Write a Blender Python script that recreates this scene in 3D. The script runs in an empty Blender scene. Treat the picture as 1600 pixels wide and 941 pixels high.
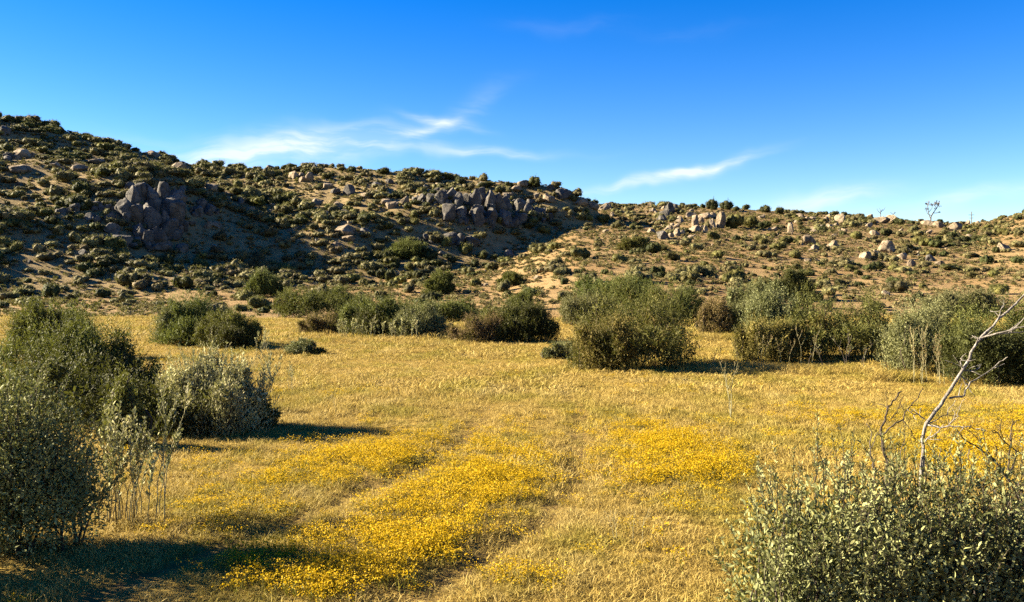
import bpy, math, random
import numpy as np
from mathutils import Vector

# ------------------------------------------------------------------ camera, sky, sun, exposure
SC = bpy.context.scene
COL = SC.collection
FPX, CX, HY, CAMZ = 1400.0, 800.0, 440.0, 2.5      # photo pixels: focal length, centre column, horizon row; eye height in metres
cam_data = bpy.data.cameras.new("camera")
cam_data.sensor_width = 36.0
cam_data.lens = 36.0 * FPX / 1600.0
cam_data.shift_y = -(470.5 - HY) / 1600.0
cam_data.clip_start, cam_data.clip_end = 0.05, 20000.0
cam = bpy.data.objects.new("camera", cam_data)
COL.objects.link(cam)
cam.location = (0, 0, CAMZ)
cam.rotation_euler = (math.radians(90), 0, 0)
SC.camera = cam

SUN_ELEV = math.radians(24.0)
SUN_BACK = math.radians(11.0)                      # how far behind the line across the view
sun_dir = Vector((-math.cos(SUN_BACK) * math.cos(SUN_ELEV), math.sin(SUN_BACK) * math.cos(SUN_ELEV), math.sin(SUN_ELEV)))
sun_data = bpy.data.lights.new("sun", "SUN")
sun_data.energy = 5.0
sun_data.angle = math.radians(0.53)
sun_data.color = (1.0, 0.86, 0.64)
sun = bpy.data.objects.new("sun", sun_data)
COL.objects.link(sun)
sun.rotation_euler = (-sun_dir).to_track_quat('-Z', 'Y').to_euler()

SC.view_settings.view_transform = 'Standard'
SC.view_settings.look = 'None'
SC.view_settings.exposure = 2.8
SC.view_settings.gamma = 1.0
SC.render.engine = 'CYCLES'
SC.cycles.max_bounces = 6
SC.cycles.diffuse_bounces = 1
SC.cycles.transmission_bounces = 2
SC.cycles.glossy_bounces = 1
SC.cycles.transparent_max_bounces = 4
SC.cycles.use_denoising = False


class NT:
    """small helper around a node tree"""
    def __init__(self, tree):
        self.t = tree
    def n(self, kind, inputs=None, **props):
        nd = self.t.nodes.new(kind)
        for k, v in props.items():
            setattr(nd, k, v)
        for k, v in (inputs or {}).items():
            self.put(nd.inputs[k], v)
        return nd
    def put(self, sock, v):
        if hasattr(v, "is_output") or isinstance(v, bpy.types.NodeSocket):
            self.t.links.new(v, sock)
        else:
            sock.default_value = v
    def math(self, op, a, b=None, c=None, clamp=False):
        nd = self.t.nodes.new("ShaderNodeMath")
        nd.operation = op
        nd.use_clamp = clamp
        for i, v in enumerate((a, b, c)):
            if v is not None:
                self.put(nd.inputs[i], v)
        return nd.outputs[0]
    def mix(self, f, a, b, blend='MIX'):
        nd = self.t.nodes.new("ShaderNodeMix")
        nd.data_type = 'RGBA'
        nd.blend_type = blend
        self.put(nd.inputs[0], f)
        self.put(nd.inputs[6], a if not isinstance(a, tuple) else (*a, 1)[:4])
        self.put(nd.inputs[7], b if not isinstance(b, tuple) else (*b, 1)[:4])
        return nd.outputs[2]
    def noise(self, vec, scale, detail=3.0, rough=0.55, dist=0.0):
        return self.n("ShaderNodeTexNoise", {"Vector": vec, "Scale": scale, "Detail": detail, "Roughness": rough, "Distortion": dist}).outputs[0]
    def ramp(self, f, lo, hi):
        return self.n("ShaderNodeMapRange", {0: f, 1: lo, 2: hi, 3: 0.0, 4: 1.0}, interpolation_type='SMOOTHSTEP').outputs[0]


world = bpy.data.worlds.new("World")
SC.world = world
world.use_nodes = True
wt = NT(world.node_tree)
world.node_tree.nodes.clear()
sky = wt.n("ShaderNodeTexSky", sky_type='NISHITA', sun_disc=False, sun_elevation=SUN_ELEV,
           sun_rotation=math.atan2(sun_dir.x, sun_dir.y), altitude=900.0, air_density=1.0, dust_density=0.15, ozone_density=2.5)
SKY_STRENGTH = 0.05
graded = wt.n("ShaderNodeHueSaturation", {"Hue": 0.519, "Saturation": 1.49, "Value": 0.67, "Fac": 1.0, "Color": sky.outputs[0]}).outputs[0]
geo_dir = wt.n("ShaderNodeTexCoord").outputs["Generated"]
sep = wt.n("ShaderNodeSeparateXYZ", {0: geo_dir})
dx, dy, dz = sep.outputs
azim = wt.math('ARCTAN2', dx, dy)
elev = wt.math('ARCSINE', dz)
av = wt.n("ShaderNodeCombineXYZ", {0: azim, 1: elev, 2: 0.0}).outputs[0]
# streaky cirrus texture: long in azimuth, fine in elevation, warped
wn = wt.n("ShaderNodeTexNoise", {"Vector": av, "Scale": 9.0, "Detail": 3.0})
warp = wt.n("ShaderNodeVectorMath", {0: wn.outputs["Color"], 1: (0.5, 0.5, 0.5)}, operation='SUBTRACT').outputs[0]
warp_s = wt.n("ShaderNodeVectorMath", {0: warp, "Scale": 0.055}, operation='SCALE').outputs[0]
av_w = wt.n("ShaderNodeVectorMath", {0: av, 1: warp_s}, operation='ADD').outputs[0]
strk_v = wt.n("ShaderNodeMapping", {"Vector": av_w, "Rotation": (0, 0, math.radians(-8)), "Scale": (9.0, 55.0, 1.0)}).outputs[0]
streak = wt.ramp(wt.noise(strk_v, 1.0, 6.0, 0.6), 0.34, 0.66)
soft = wt.ramp(wt.noise(wt.n("ShaderNodeMapping", {"Vector": av_w, "Scale": (4.0, 16.0, 1.0)}).outputs[0], 1.0, 4.0, 0.55), 0.50, 0.78)


def wisp(px, py, lx, ly, tilt, amount):
    a = math.atan2(px - CX, FPX)
    e = math.atan2(HY - py, math.hypot(FPX, px - CX))
    m = wt.n("ShaderNodeMapping", {"Vector": av_w, "Location": (a, e, 0), "Rotation": (0, 0, math.radians(tilt)),
                                   "Scale": (lx / FPX, ly / FPX, 1.0)}, vector_type='TEXTURE').outputs[0]
    r = wt.n("ShaderNodeVectorMath", {0: m}, operation='LENGTH').outputs["Value"]
    g = wt.math('EXPONENT', wt.math('MULTIPLY', wt.math('MULTIPLY', r, r), -1.0))
    return wt.math('MULTIPLY', g, amount)


cl = None
for w in [(430, 240, 130, 22, 9, 0.95), (360, 252, 70, 9, 2, .5), (510, 225, 70, 16, 12, 0.5), (690, 192, 50, 7, -8, 0.75), (655, 207, 60, 7, 22, 0.55),
          (590, 228, 90, 14, 14, 0.35), (300, 235, 110, 18, -4, 0.30), (790, 241, 90, 7, -2, 0.75), (640, 238, 110, 12, 2, 0.3), (1085, 265, 72, 6, 12, 1.15),
          (1000, 290, 110, 7, 11, 0.6), (1155, 253, 40, 4, 8, 0.4), (880, 38, 90, 10, 5, 0.05), (1050, 44, 90, 9, -2, 0.04),
          (1290, 312, 80, 12, 4, 0.7), (1420, 325, 80, 8, 6, 0.22), (1550, 312, 100, 10, 12, 0.42), (740, 160, 60, 14, 25, 0.14)]:
    g = wisp(*w)
    cl = g if cl is None else wt.math('ADD', cl, g)
# beyond the view the same thin cirrus goes on
out_side = wt.ramp(wt.math('ABSOLUTE', azim), 0.62, 0.95)
low_band = wt.math('MULTIPLY', wt.ramp(elev, 0.0, 0.06), wt.math('SUBTRACT', 1.0, wt.ramp(elev, 0.2, 0.5)))
cl = wt.math('ADD', cl, wt.math('MULTIPLY', wt.math('MULTIPLY', soft, 0.5), wt.math('MULTIPLY', out_side, low_band)))
cl = wt.math('MULTIPLY', cl, wt.math('MULTIPLY_ADD', streak, 0.75, 0.25), clamp=True)
cl = wt.math('MINIMUM', wt.math('MULTIPLY', cl, 0.85), 0.8)
sky_col = wt.mix(cl, graded, (3.1, 3.3, 3.6))
bg = wt.n("ShaderNodeBackground", {"Color": sky_col, "Strength": SKY_STRENGTH})
wo = wt.n("ShaderNodeOutputWorld", {0: bg.outputs[0]})

# ------------------------------------------------------------------ noise and terrain
def _hash(ix, iy, seed):
    h = (ix.astype(np.int64) * 374761393 + iy.astype(np.int64) * 668265263 + seed * 974711) & 0x7fffffff
    h = ((h ^ (h >> 13)) * 1274126177) & 0x7fffffff
    return ((h ^ (h >> 16)) & 0xffff) / 65535.0


def vnoise(x, y, seed=0):
    x = np.asarray(x, float); y = np.asarray(y, float)
    ix, iy = np.floor(x), np.floor(y)
    fx, fy = x - ix, y - iy
    fx, fy = fx * fx * (3 - 2 * fx), fy * fy * (3 - 2 * fy)
    a, b = _hash(ix, iy, seed), _hash(ix + 1, iy, seed)
    c, d = _hash(ix, iy + 1, seed), _hash(ix + 1, iy + 1, seed)
    return (a + (b - a) * fx) * (1 - fy) + (c + (d - c) * fx) * fy - 0.5


def fbm(x, y, seed=0, octv=4):
    s, a = 0.0, 1.0
    for k in range(octv):
        s = s + a * vnoise(x * 2 ** k + 13.7 * k, y * 2 ** k - 7.1 * k, seed + k)
        a *= 0.5
    return s


def sstep(t):
    t = np.clip(t, 0, 1)
    return t * t * (3 - 2 * t)


# skyline rows of the ground (photo pixels), the open slope and the steeper rocky spur
R_X = [-1500, -600, 0, 600, 780, 860, 900, 960, 1050, 1100, 1200, 1300, 1400, 1460, 1515, 1545, 1600, 1700, 2000, 3000]
R_Y = [430, 425, 422, 408, 380, 335, 320, 320, 322, 323, 330, 336, 344, 347, 350, 346, 334, 312, 280, 300]
L_X = [-2000, -600, -200, 0, 60, 110, 200, 300, 400, 500, 560, 640, 700, 760, 820, 860, 890, 908, 925, 945, 965, 1000, 1100]
L_Y = [150, 90, 130, 184, 194, 207, 233, 257, 266, 262, 264, 271, 283, 288, 291, 295, 302, 310, 322, 345, 372, 410, 470]
LF_X, LF_D = [-1000, -600, 0, 300, 450, 600, 750, 850, 940, 1000], [60, 72, 86, 93, 106, 116, 121, 131, 150, 165]
LR_X, LR_D = [-600, 0, 300, 600, 800, 900, 1000], [182, 180, 185, 178, 170, 166, 165]


def _hills(x, y):
    px = CX + FPX * x / np.maximum(y, 30.0)
    dr = 214.0
    zr = CAMZ + (HY - np.interp(px, R_X, R_Y)) / FPX * dr
    df = 63 + 6 * fbm(px / 300.0, y * 0, 5, 2)
    t = (y - df) / (dr - df)
    broad = zr * np.clip(t, 0, 1) ** 1.2 * (1 - 0.65 * sstep((y - dr) / 160))
    dl = np.interp(px, LR_X, LR_D)
    zl = CAMZ + (HY - np.interp(px, L_X, L_Y)) / FPX * dl
    fl = np.interp(px, LF_X, LF_D)
    tl = (y - fl) / np.maximum(dl - fl, 5.0)
    left = np.maximum(zl, 0) * np.clip(tl, 0, 1) ** 1.08 * (1 - 0.7 * sstep((y - dl) / 130))
    return px, broad, left


def _spur(x, y, x0, y0, sl, sr, sy, amp):
    ddx = x - x0
    sx = np.where(ddx < 0, sl, sr)
    return amp * np.exp(-(ddx / sx) ** 2 - ((y - y0) / sy) ** 2)


def left_mask(x, y):
    px, b, l = _hills(np.asarray(x, float), np.asarray(y, float))
    return sstep((l - b) / 0.5)


def height(x, y):
    x = np.asarray(x, float); y = np.asarray(y, float)
    px, b, l = _hills(x, y)
    k = 0.7
    h = np.maximum(b, l) + k * np.exp(-np.abs(b - l) / k) * 0.3 * sstep((b + l) / 2.0)
    up = sstep((y - 60) / 25) * sstep((330 - y) / 80)
    inside = up * sstep((185 - y) / 25)
    lm = sstep((l - b) / 3)
    # rocky spurs on the left hill and the hollow below the crag
    h = h + lm * inside * (_spur(x, y, -57, 140, 20, 9, 15, 4.3) + _spur(x, y, -40, 124, 12, 15, 13, -2.2)
                           + _spur(x, y, -13, 150, 16, 14, 12, 4.0) + _spur(x, y, 3, 140, 14, 14, 14, -1.8))
    rough = fbm(x / 14.0, y / 14.0, 21, 4)
    h = h + up * rough * (0.7 + 1.5 * lm) * inside
    # meadow: gentle swells, tyre ruts
    mead = (1 - up)
    h = h + mead * (0.10 * fbm(x / 7.0, y / 7.0, 3, 3) + 0.03 * fbm(x / 0.9, y / 0.9, 9, 2)) * sstep((np.abs(y) + np.abs(x)) / 8)
    h = h - 0.05 * track_mask(x, y)
    return h


TRACKS = [np.array([(-0.75, 7.0), (-0.95, 6.0), (-0.2, 8.2), (0.35, 9.3), (0.72, 10.9), (0.93, 12.6), (1.05, 14.0), (1.2, 16.5), (1.45, 20)]),
          np.array([(-3.2, 7.4), (-3.4, 6.0), (-2.55, 8.6), (-2.0, 10.0), (-1.35, 11.6), (-0.85, 13.4), (-0.65, 15.5), (-0.5, 18), (-0.35, 20.5)])]
for _k in range(2):
    TRACKS[_k] = TRACKS[_k][np.argsort(TRACKS[_k][:, 1])]


def track_mask(x, y, wid=0.24):
    m = 0.0
    for tr in TRACKS:
        xc = np.interp(y, tr[:, 1], tr[:, 0])
        wgt = np.exp(-((x - xc) / wid) ** 2) * sstep((y - 4) / 2) * sstep((21 - y) / 7)
        m = np.maximum(m, wgt)
    return m


def ground_d(px, py, dmin=5.0):
    """depth at which the sight line through a photo pixel meets the ground"""
    d = np.concatenate([np.arange(dmin, 60, 0.1), np.arange(60, 330, 0.4)])
    x = (px - CX) / FPX * d
    z = CAMZ + (HY - py) / FPX * d
    hit = np.nonzero(height(x, d) >= z)[0]
    return float(d[hit[0]]) if len(hit) else 214.0


def spot(px, py):
    d = ground_d(px, py)
    x = (px - CX) / FPX * d
    return x, d, float(height(x, d))


def proj(x, y, z):
    return CX + FPX * x / y, HY - FPX * (z - CAMZ) / y


def hidden_by(x, y, z):
    """how far (m) the ground rises above the sight line to each point"""
    x, y, z = (np.asarray(v, float) for v in (x, y, z))
    worst = np.full(x.shape, -9.0)
    for f in np.linspace(0.25, 0.97, 40):
        worst = np.maximum(worst, height(x * f, y * f) - (CAMZ + (z - CAMZ) * f))
    return worst


# flower patches: (px, py, half width px, half depth in rows, strength)
FLOWERS = [(480, 925, 100, 26, .9), (545, 895, 110, 28, 1.0), (610, 860, 112, 30, 1.0), (670, 822, 112, 28, 1.0), (725, 785, 105, 25, 1.0), (775, 752, 85, 20, .9), (815, 722, 55, 13, .5), (730, 735, 60, 14, .5),
           (600, 722, 95, 20, 0.75), (510, 738, 60, 18, 0.5), (450, 750, 80, 20, 0.22), (540, 765, 50, 14, .35), (1045, 700, 75, 24, 1.1), (1065, 735, 85, 20, 0.85), (1010, 745, 50, 16, .6), (930, 715, 18, 36, 0.38),
           (1520, 705, 90, 34, 0.42), (1360, 655, 130, 12, 0.14), (490, 622, 75, 6, 0.42), (720, 690, 110, 12, 0.25), (420, 515, 50, 3, 0.3), (410, 905, 70, 30, 0.4), (830, 920, 80, 15, 0.2),
           (1650, 690, 120, 40, 0.5), (380, 790, 100, 50, 0.12), (1000, 800, 300, 100, 0.03), (1250, 690, 160, 40, 0.03)]


def flower_density(x, y):
    y = np.maximum(np.asarray(y, float), 3.0)
    px, py = CX + FPX * x / y, HY + FPX * CAMZ / y
    m = 0.0
    for (fx, fy, hw, hh, s) in FLOWERS:
        m = np.maximum(m, s * np.exp(-np.abs((px - fx) / hw) ** 2.0 - np.abs((py - fy) / hh) ** 2.0))
    m = m * (1 - 0.92 * track_mask(x, y, 0.36))
    m = m * np.clip(0.85 + 1.7 * fbm(x / 0.7, y / 0.7, 61, 4), 0.03, 1.4)
    return m


# ------------------------------------------------------------------ mesh helpers
def mk_mesh(name, V, faces, mats=(), mat_idx=None, smooth=False):
    """faces: list of integer arrays (n,3) / (n,4)"""
    V = np.ascontiguousarray(V, np.float32)
    me = bpy.data.meshes.new(name)
    faces = [np.asarray(f, np.int32) for f in faces if len(f)]
    nl = sum(f.size for f in faces)
    npoly = sum(len(f) for f in faces)
    me.vertices.add(len(V)); me.vertices.foreach_set("co", V.ravel())
    me.loops.add(nl); me.loops.foreach_set("vertex_index", np.concatenate([f.ravel() for f in faces]))
    me.polygons.add(npoly)
    tot = np.concatenate([np.full(len(f), f.shape[1], np.int32) for f in faces])
    st = np.concatenate([[0], np.cumsum(tot)[:-1]]).astype(np.int32)
    me.polygons.foreach_set("loop_start", st)
    if mat_idx is not None:
        me.polygons.foreach_set("material_index", np.asarray(mat_idx, np.int32))
    if smooth:
        me.polygons.foreach_set("use_smooth", np.ones(npoly, bool))
    for m in mats:
        me.materials.append(m)
    me.update(calc_edges=True)
    me.validate()
    return me


def link(name, me, parent=None, loc=(0, 0, 0)):
    o = bpy.data.objects.new(name, me)
    COL.objects.link(o)
    o.location = loc
    if parent is not None:
        o.parent = parent
    return o


def tag(o, label=None, cat=None, group=None, kind=None):
    if label: o["label"] = label
    if cat: o["category"] = cat
    if group: o["group"] = group
    if kind: o["kind"] = kind
    return o


def thing(name, label, cat, loc, group=None, rz=0.0):
    o = link(name, None, None, loc)
    o.rotation_euler = (0, 0, rz)
    return tag(o, label, cat, group)


class Geo:
    """collects vertices and faces of one mesh"""
    def __init__(self):
        self.v, self.q, self.t, self.qm, self.tm, self.n = [], [], [], [], [], 0
    def add(self, V, quads=None, tris=None, m=0):
        V = np.asarray(V, float)
        if quads is not None and len(quads):
            q = np.asarray(quads) + self.n
            self.q.append(q); self.qm.append(np.full(len(q), m))
        if tris is not None and len(tris):
            t = np.asarray(tris) + self.n
            self.t.append(t); self.tm.append(np.full(len(t), m))
        self.v.append(V); self.n += len(V)
    def tube(self, pts, rad, sides=4, m=0):
        pts = np.asarray(pts, float)
        rad = np.broadcast_to(np.asarray(rad, float), (len(pts),))
        tan = np.gradient(pts, axis=0)
        tan /= np.linalg.norm(tan, axis=1, keepdims=True) + 1e-9
        ref = np.array([0.31, 0.95, 0.05]) if abs(tan[0] @ np.array([0, 0, 1.0])) > 0.5 else np.array([0.05, 0.1, 1.0])
        a = np.cross(tan, ref); a /= np.linalg.norm(a, axis=1, keepdims=True) + 1e-9
        b = np.cross(tan, a)
        ang = np.arange(sides) / sides * 2 * math.pi
        V = pts[:, None, :] + rad[:, None, None] * (np.cos(ang)[None, :, None] * a[:, None, :] + np.sin(ang)[None, :, None] * b[:, None, :])
        V = V.reshape(-1, 3)
        Q = []
        for i in range(len(pts) - 1):
            for j in range(sides):
                k = (j + 1) % sides
                Q.append((i * sides + j, i * sides + k, (i + 1) * sides + k, (i + 1) * sides + j))
        V = np.vstack([V, pts[-1] + tan[-1] * rad[-1]])
        e = (len(pts) - 1) * sides
        T = [(e + j, e + (j + 1) % sides, len(V) - 1) for j in range(sides)]
        self.add(V, Q, T, m)
    def mesh(self, name, mats, smooth=False):
        V = np.vstack(self.v)
        F, M = [], []
        if self.q:
            F.append(np.vstack(self.q)); M.append(np.concatenate(self.qm))
        if self.t:
            F.append(np.vstack(self.t)); M.append(np.concatenate(self.tm))
        return mk_mesh(name, V, F, mats, np.concatenate(M), smooth)


def unit(a):
    return a / (np.linalg.norm(a, axis=-1, keepdims=True) + 1e-9)


def leaf_quads(P, D, L, W, rng, fold=0.0):
    """diamond leaves at P along D"""
    S = unit(np.cross(D, rng.normal(size=D.shape)))
    N = np.cross(S, D)
    L = np.broadcast_to(L, (len(P),))[:, None]; W = np.broadcast_to(W, (len(P),))[:, None]
    a = P
    b = P + D * L * 0.5 + S * W * 0.5 + N * fold * W
    c = P + D * L
    d = P + D * L * 0.5 - S * W * 0.5 + N * fold * W
    V = np.stack([a, b, c, d], 1).reshape(-1, 3)
    Q = np.arange(len(V)).reshape(-1, 4)
    return V, Q


def broad_leaves(P, D, L, W, rng, curl=0.15):
    """six-vertex oblong leaves, slightly folded and curled"""
    S = unit(np.cross(D, rng.normal(size=D.shape)))
    N = np.cross(S, D)
    L = np.broadcast_to(L, (len(P),))[:, None]; W = np.broadcast_to(W, (len(P),))[:, None]
    V = np.stack([P, P + D * L * .35 + S * W * .5 + N * W * .12, P + D * L * .35 - S * W * .5 + N * W * .12,
                  P + D * L * .75 + S * W * .42 + N * (W * .12 - L * curl * .4), P + D * L * .75 - S * W * .42 + N * (W * .12 - L * curl * .4),
                  P + D * L - N * L * curl], 1).reshape(-1, 3)
    b = np.arange(len(P))[:, None] * 6
    T = np.vstack([b + [0, 1, 2], b + [3, 5, 4]])
    Q = b + [1, 3, 4, 2]
    return V, Q, T


def foliage(rng, lobes, shoots, slen, L, W, per, up=0.6, spread=0.75, inner=0, rmin=0.5, floor=0.03):
    """leafy shoots filling ellipsoid lobes (cx,cy,cz,rx,ry,rz); returns vertices and quads"""
    lob = np.array(lobes, float)
    area = lob[:, 3] * lob[:, 5] + lob[:, 4] * lob[:, 5] + lob[:, 3] * lob[:, 4]
    k = rng.choice(len(lob), shoots, p=area / area.sum())
    d = rng.normal(size=(shoots, 3)); d[:, 2] = np.abs(d[:, 2]) * 1.15 - 0.5
    d = unit(d)
    r = rmin + (1 - rmin) * rng.random(shoots) ** 0.55
    bump = 1 + 0.75 * vnoise(np.arctan2(d[:, 1], d[:, 0]) * 2.6 + 10, d[:, 2] * 3.2 + k * 7.3, 77) + 0.3 * vnoise(np.arctan2(d[:, 1], d[:, 0]) * 7 + 20, d[:, 2] * 8 + k * 3.3, 78)
    stray = np.where(rng.random(shoots) < 0.10, 1 + 0.28 * rng.random(shoots), 1.0)
    tip = lob[k, :3] + d * lob[k, 3:] * (r * bump * stray)[:, None]
    sd = unit(d * np.array([1, 1, .6]) * 0.7 + np.array([0, 0, up]) + rng.normal(size=(shoots, 3)) * 0.25)
    ln = slen * (0.6 + 0.8 * rng.random(shoots))
    t = (np.arange(per)[None, :] + rng.random((shoots, per))) / per
    P = tip[:, None, :] - sd[:, None, :] * (ln[:, None] * (1 - t))[:, :, None]
    rnd = rng.normal(size=(shoots, per, 3))
    perp = unit(rnd - (rnd * sd[:, None, :]).sum(-1, keepdims=True) * sd[:, None, :])
    D = unit(sd[:, None, :] * 0.75 + perp * spread + np.array([0, 0, 0.12]))
    sz = (0.65 + 0.7 * rng.random((shoots, per))) * (1.05 - 0.35 * t)
    P, D, sz = P.reshape(-1, 3), D.reshape(-1, 3), sz.reshape(-1)
    ok = P[:, 2] > floor
    P, D, sz = P[ok], D[ok], sz[ok]
    V, Q = leaf_quads(P, D, L * sz, W * sz, rng, 0.15)
    if inner:
        k = rng.choice(len(lob), inner, p=area / area.sum())
        d = unit(rng.normal(size=(inner, 3))); d[:, 2] = np.abs(d[:, 2]) - 0.3
        P = lob[k, :3] + d * lob[k, 3:] * (0.70 * rng.random(inner) ** 0.5)[:, None]
        P[:, 2] = np.maximum(P[:, 2], 0.03)
        V2, Q2 = leaf_quads(P, unit(rng.normal(size=(inner, 3))), L * 2.2, W * 3.0, rng)
        Q = np.vstack([Q, Q2 + len(V)]); V = np.vstack([V, V2])
    return V, Q, tip, sd


def stems(rng, lobes, n, r0, out=0.75, kink=0.08):
    """woody stems from the base into the lobes"""
    g = Geo()
    lob = np.array(lobes, float)
    for i in range(n):
        l = lob[i % len(lob)]
        a = rng.random() * 6.283
        base = np.array([l[0] + 0.22 * l[3] * math.cos(a), l[1] + 0.22 * l[4] * math.sin(a), -0.05])
        el = 0.35 + 0.6 * rng.random()
        a += rng.normal() * 0.4
        end = l[:3] + np.array([math.cos(a) * l[3] * (1 - el * .6), math.sin(a) * l[4] * (1 - el * .6), l[5] * el]) * out
        mid = (base + end) / 2 + rng.normal(size=3) * kink + np.array([math.cos(a), math.sin(a), 0]) * 0.12
        s = np.linspace(0, 1, 6)[:, None]
        pts = base * (1 - s) ** 2 + 2 * mid * s * (1 - s) + end * s ** 2
        pts[1:-1] += rng.normal(size=(4, 3)) * kink * 0.3
        g.tube(pts, np.linspace(r0, r0 * 0.3, 6) * (0.6 + 0.8 * rng.random()), 3)
    return g

# ------------------------------------------------------------------ materials
def material(name):
    m = bpy.data.materials.new(name)
    m.use_nodes = True
    m.node_tree.nodes.clear()
    return m, NT(m.node_tree)


def out_mat(t, shader):
    t.n("ShaderNodeOutputMaterial", {0: shader})


def leaf_material(name, dark, light, accent=None, acc_amt=0.0, transl=0.16, patch=1.3, vary=0.10, gloss=0.7, spec=0.12):
    """leaf colours vary per leaf, in patches through the crown, and from plant to plant"""
    m, t = material(name)
    rnd = t.n("ShaderNodeNewGeometry").outputs["Random Per Island"]
    pos = t.n("ShaderNodeNewGeometry").outputs["Position"]
    big = t.ramp(t.noise(pos, patch, 3.0, 0.6), 0.36, 0.64)
    f = t.math('ADD', t.math('MULTIPLY', rnd, 0.55), t.math('MULTIPLY', big, 0.45))
    c = t.mix(f, dark, light)
    if accent:
        pa = t.ramp(t.noise(t.n("ShaderNodeVectorMath", {0: pos, 1: (17.0, 5.0, 3.0)}, operation='ADD').outputs[0], patch * 0.8, 2.0), 0.60 - acc_amt * .25, 0.74 - acc_amt * .15)
        c = t.mix(t.math('MULTIPLY', pa, t.math('MULTIPLY_ADD', rnd, 0.5, 0.5)), c, accent)
    orr = t.n("ShaderNodeObjectInfo").outputs["Random"]
    c = t.n("ShaderNodeHueSaturation", {"Hue": t.math('MULTIPLY_ADD', orr, 0.03, 0.485), "Saturation": 1.0,
                                        "Value": t.math('MULTIPLY_ADD', orr, 2.4 * vary, 1.0 - 1.2 * vary), "Fac": 1.0, "Color": c}).outputs[0]
    p = t.n("ShaderNodeBsdfPrincipled", {"Base Color": c, "Roughness": gloss, "Specular IOR Level": spec})
    tr = t.n("ShaderNodeBsdfTranslucent", {"Color": t.mix(0.35, c, (0.28, 0.30, 0.03))})
    out_mat(t, t.n("ShaderNodeMixShader", {0: transl, 1: p.outputs[0], 2: tr.outputs[0]}).outputs[0])
    return m


def bark_material(name, a, b, scale=30.0):
    m, t = material(name)
    tc = t.n("ShaderNodeTexCoord").outputs["Object"]
    f = t.ramp(t.noise(t.n("ShaderNodeMapping", {"Vector": tc, "Scale": (1.0, 1.0, 0.25)}).outputs[0], scale, 5.0, 0.65), 0.36, 0.66)
    c = t.mix(f, a, b)
    bump = t.n("ShaderNodeBump", {"Strength": 0.5, "Distance": 0.01, "Height": f})
    p = t.n("ShaderNodeBsdfPrincipled", {"Base Color": c, "Roughness": 0.85, "Specular IOR Level": 0.15, "Normal": bump.outputs[0]})
    out_mat(t, p.outputs[0])
    return m


M = {}
M['olive'] = leaf_material('olive_leaves', (0.0202, 0.0230, 0.0051), (0.1417, 0.1410, 0.0358), (0.099, 0.069, 0.0170), 0.25)
M['green'] = leaf_material('green_leaves', (0.0194, 0.0245, 0.0051), (0.1336, 0.1516, 0.0393))
M['dark'] = leaf_material('dark_and_shade_leaves', (0.0136, 0.0153, 0.0043), (0.0736, 0.0770, 0.0213), transl=0.12)  # dark foliage; also paints shade into the lower lobes of some bushes
M['sage'] = leaf_material('sage_leaves', (0.0360, 0.0382, 0.0118), (0.2072, 0.2078, 0.0891), transl=0.14)
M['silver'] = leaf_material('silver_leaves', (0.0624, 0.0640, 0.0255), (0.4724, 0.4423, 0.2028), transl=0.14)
M['near'] = leaf_material('pale_oblong_leaves', (0.0432, 0.0471, 0.0129), (0.2752, 0.2770, 0.1166), transl=0.14)
M['near_dark'] = leaf_material('green_oblong_leaves', (0.040, 0.047, 0.013), (0.275, 0.280, 0.105), transl=0.12)
M['brown'] = leaf_material('browning_leaves', (0.050, 0.042, 0.011), (0.205, 0.160, 0.045), (0.035, 0.038, 0.0114), 0.5)
M['tan'] = leaf_material('dry_straw_twigs', (0.0816, 0.0553, 0.0212), (0.2024, 0.1449, 0.0621), (0.061, 0.054, 0.0192), 0.3)
M['hill_sage'] = leaf_material('hill_sage_leaves', (0.0327, 0.0301, 0.0107), (0.1577, 0.1374, 0.0574), patch=0.5, vary=0.22)
M['hill_olive'] = leaf_material('hill_olive_leaves', (0.0218, 0.0233, 0.0054), (0.1177, 0.1061, 0.0297), patch=0.5, vary=0.2)
M['hill_dark'] = leaf_material('hill_dark_leaves', (0.0140, 0.0180, 0.0050), (0.0528, 0.0561, 0.0164), patch=0.5, vary=0.2)
M['hill_tan'] = leaf_material('hill_straw_tufts', (0.0617, 0.0471, 0.0192), (0.2236, 0.1782, 0.0809), patch=0.5, vary=0.2)
M['wood'] = bark_material('grey_brown_stems', (0.019, 0.015, 0.0092), (0.061, 0.048, 0.0327))
M['dead'] = bark_material('bleached_wood', (0.075, 0.064, 0.052), (0.235, 0.215, 0.185), 40.0)
M['twig'] = bark_material('dark_dead_twigs', (0.017, 0.013, 0.0092), (0.061, 0.046, 0.0327))
M['stalk'] = bark_material('pale_stalks', (0.16, 0.15, 0.075), (0.30, 0.275, 0.15))
M['hill_dead'] = bark_material('weathered_branches', (0.061, 0.050, 0.0419), (0.115, 0.096, 0.0802))


def petal_material():
    m, t = material('yellow_petals')
    rnd = t.n("ShaderNodeNewGeometry").outputs["Random Per Island"]
    c = t.mix(rnd, (0.369, 0.227, 0.0028), (0.483, 0.334, 0.0114))
    p = t.n("ShaderNodeBsdfPrincipled", {"Base Color": c, "Roughness": 0.7, "Specular IOR Level": 0.1})
    tr = t.n("ShaderNodeBsdfTranslucent", {"Color": c})
    out_mat(t, t.n("ShaderNodeMixShader", {0: 0.35, 1: p.outputs[0], 2: tr.outputs[0]}).outputs[0])
    return m


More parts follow.
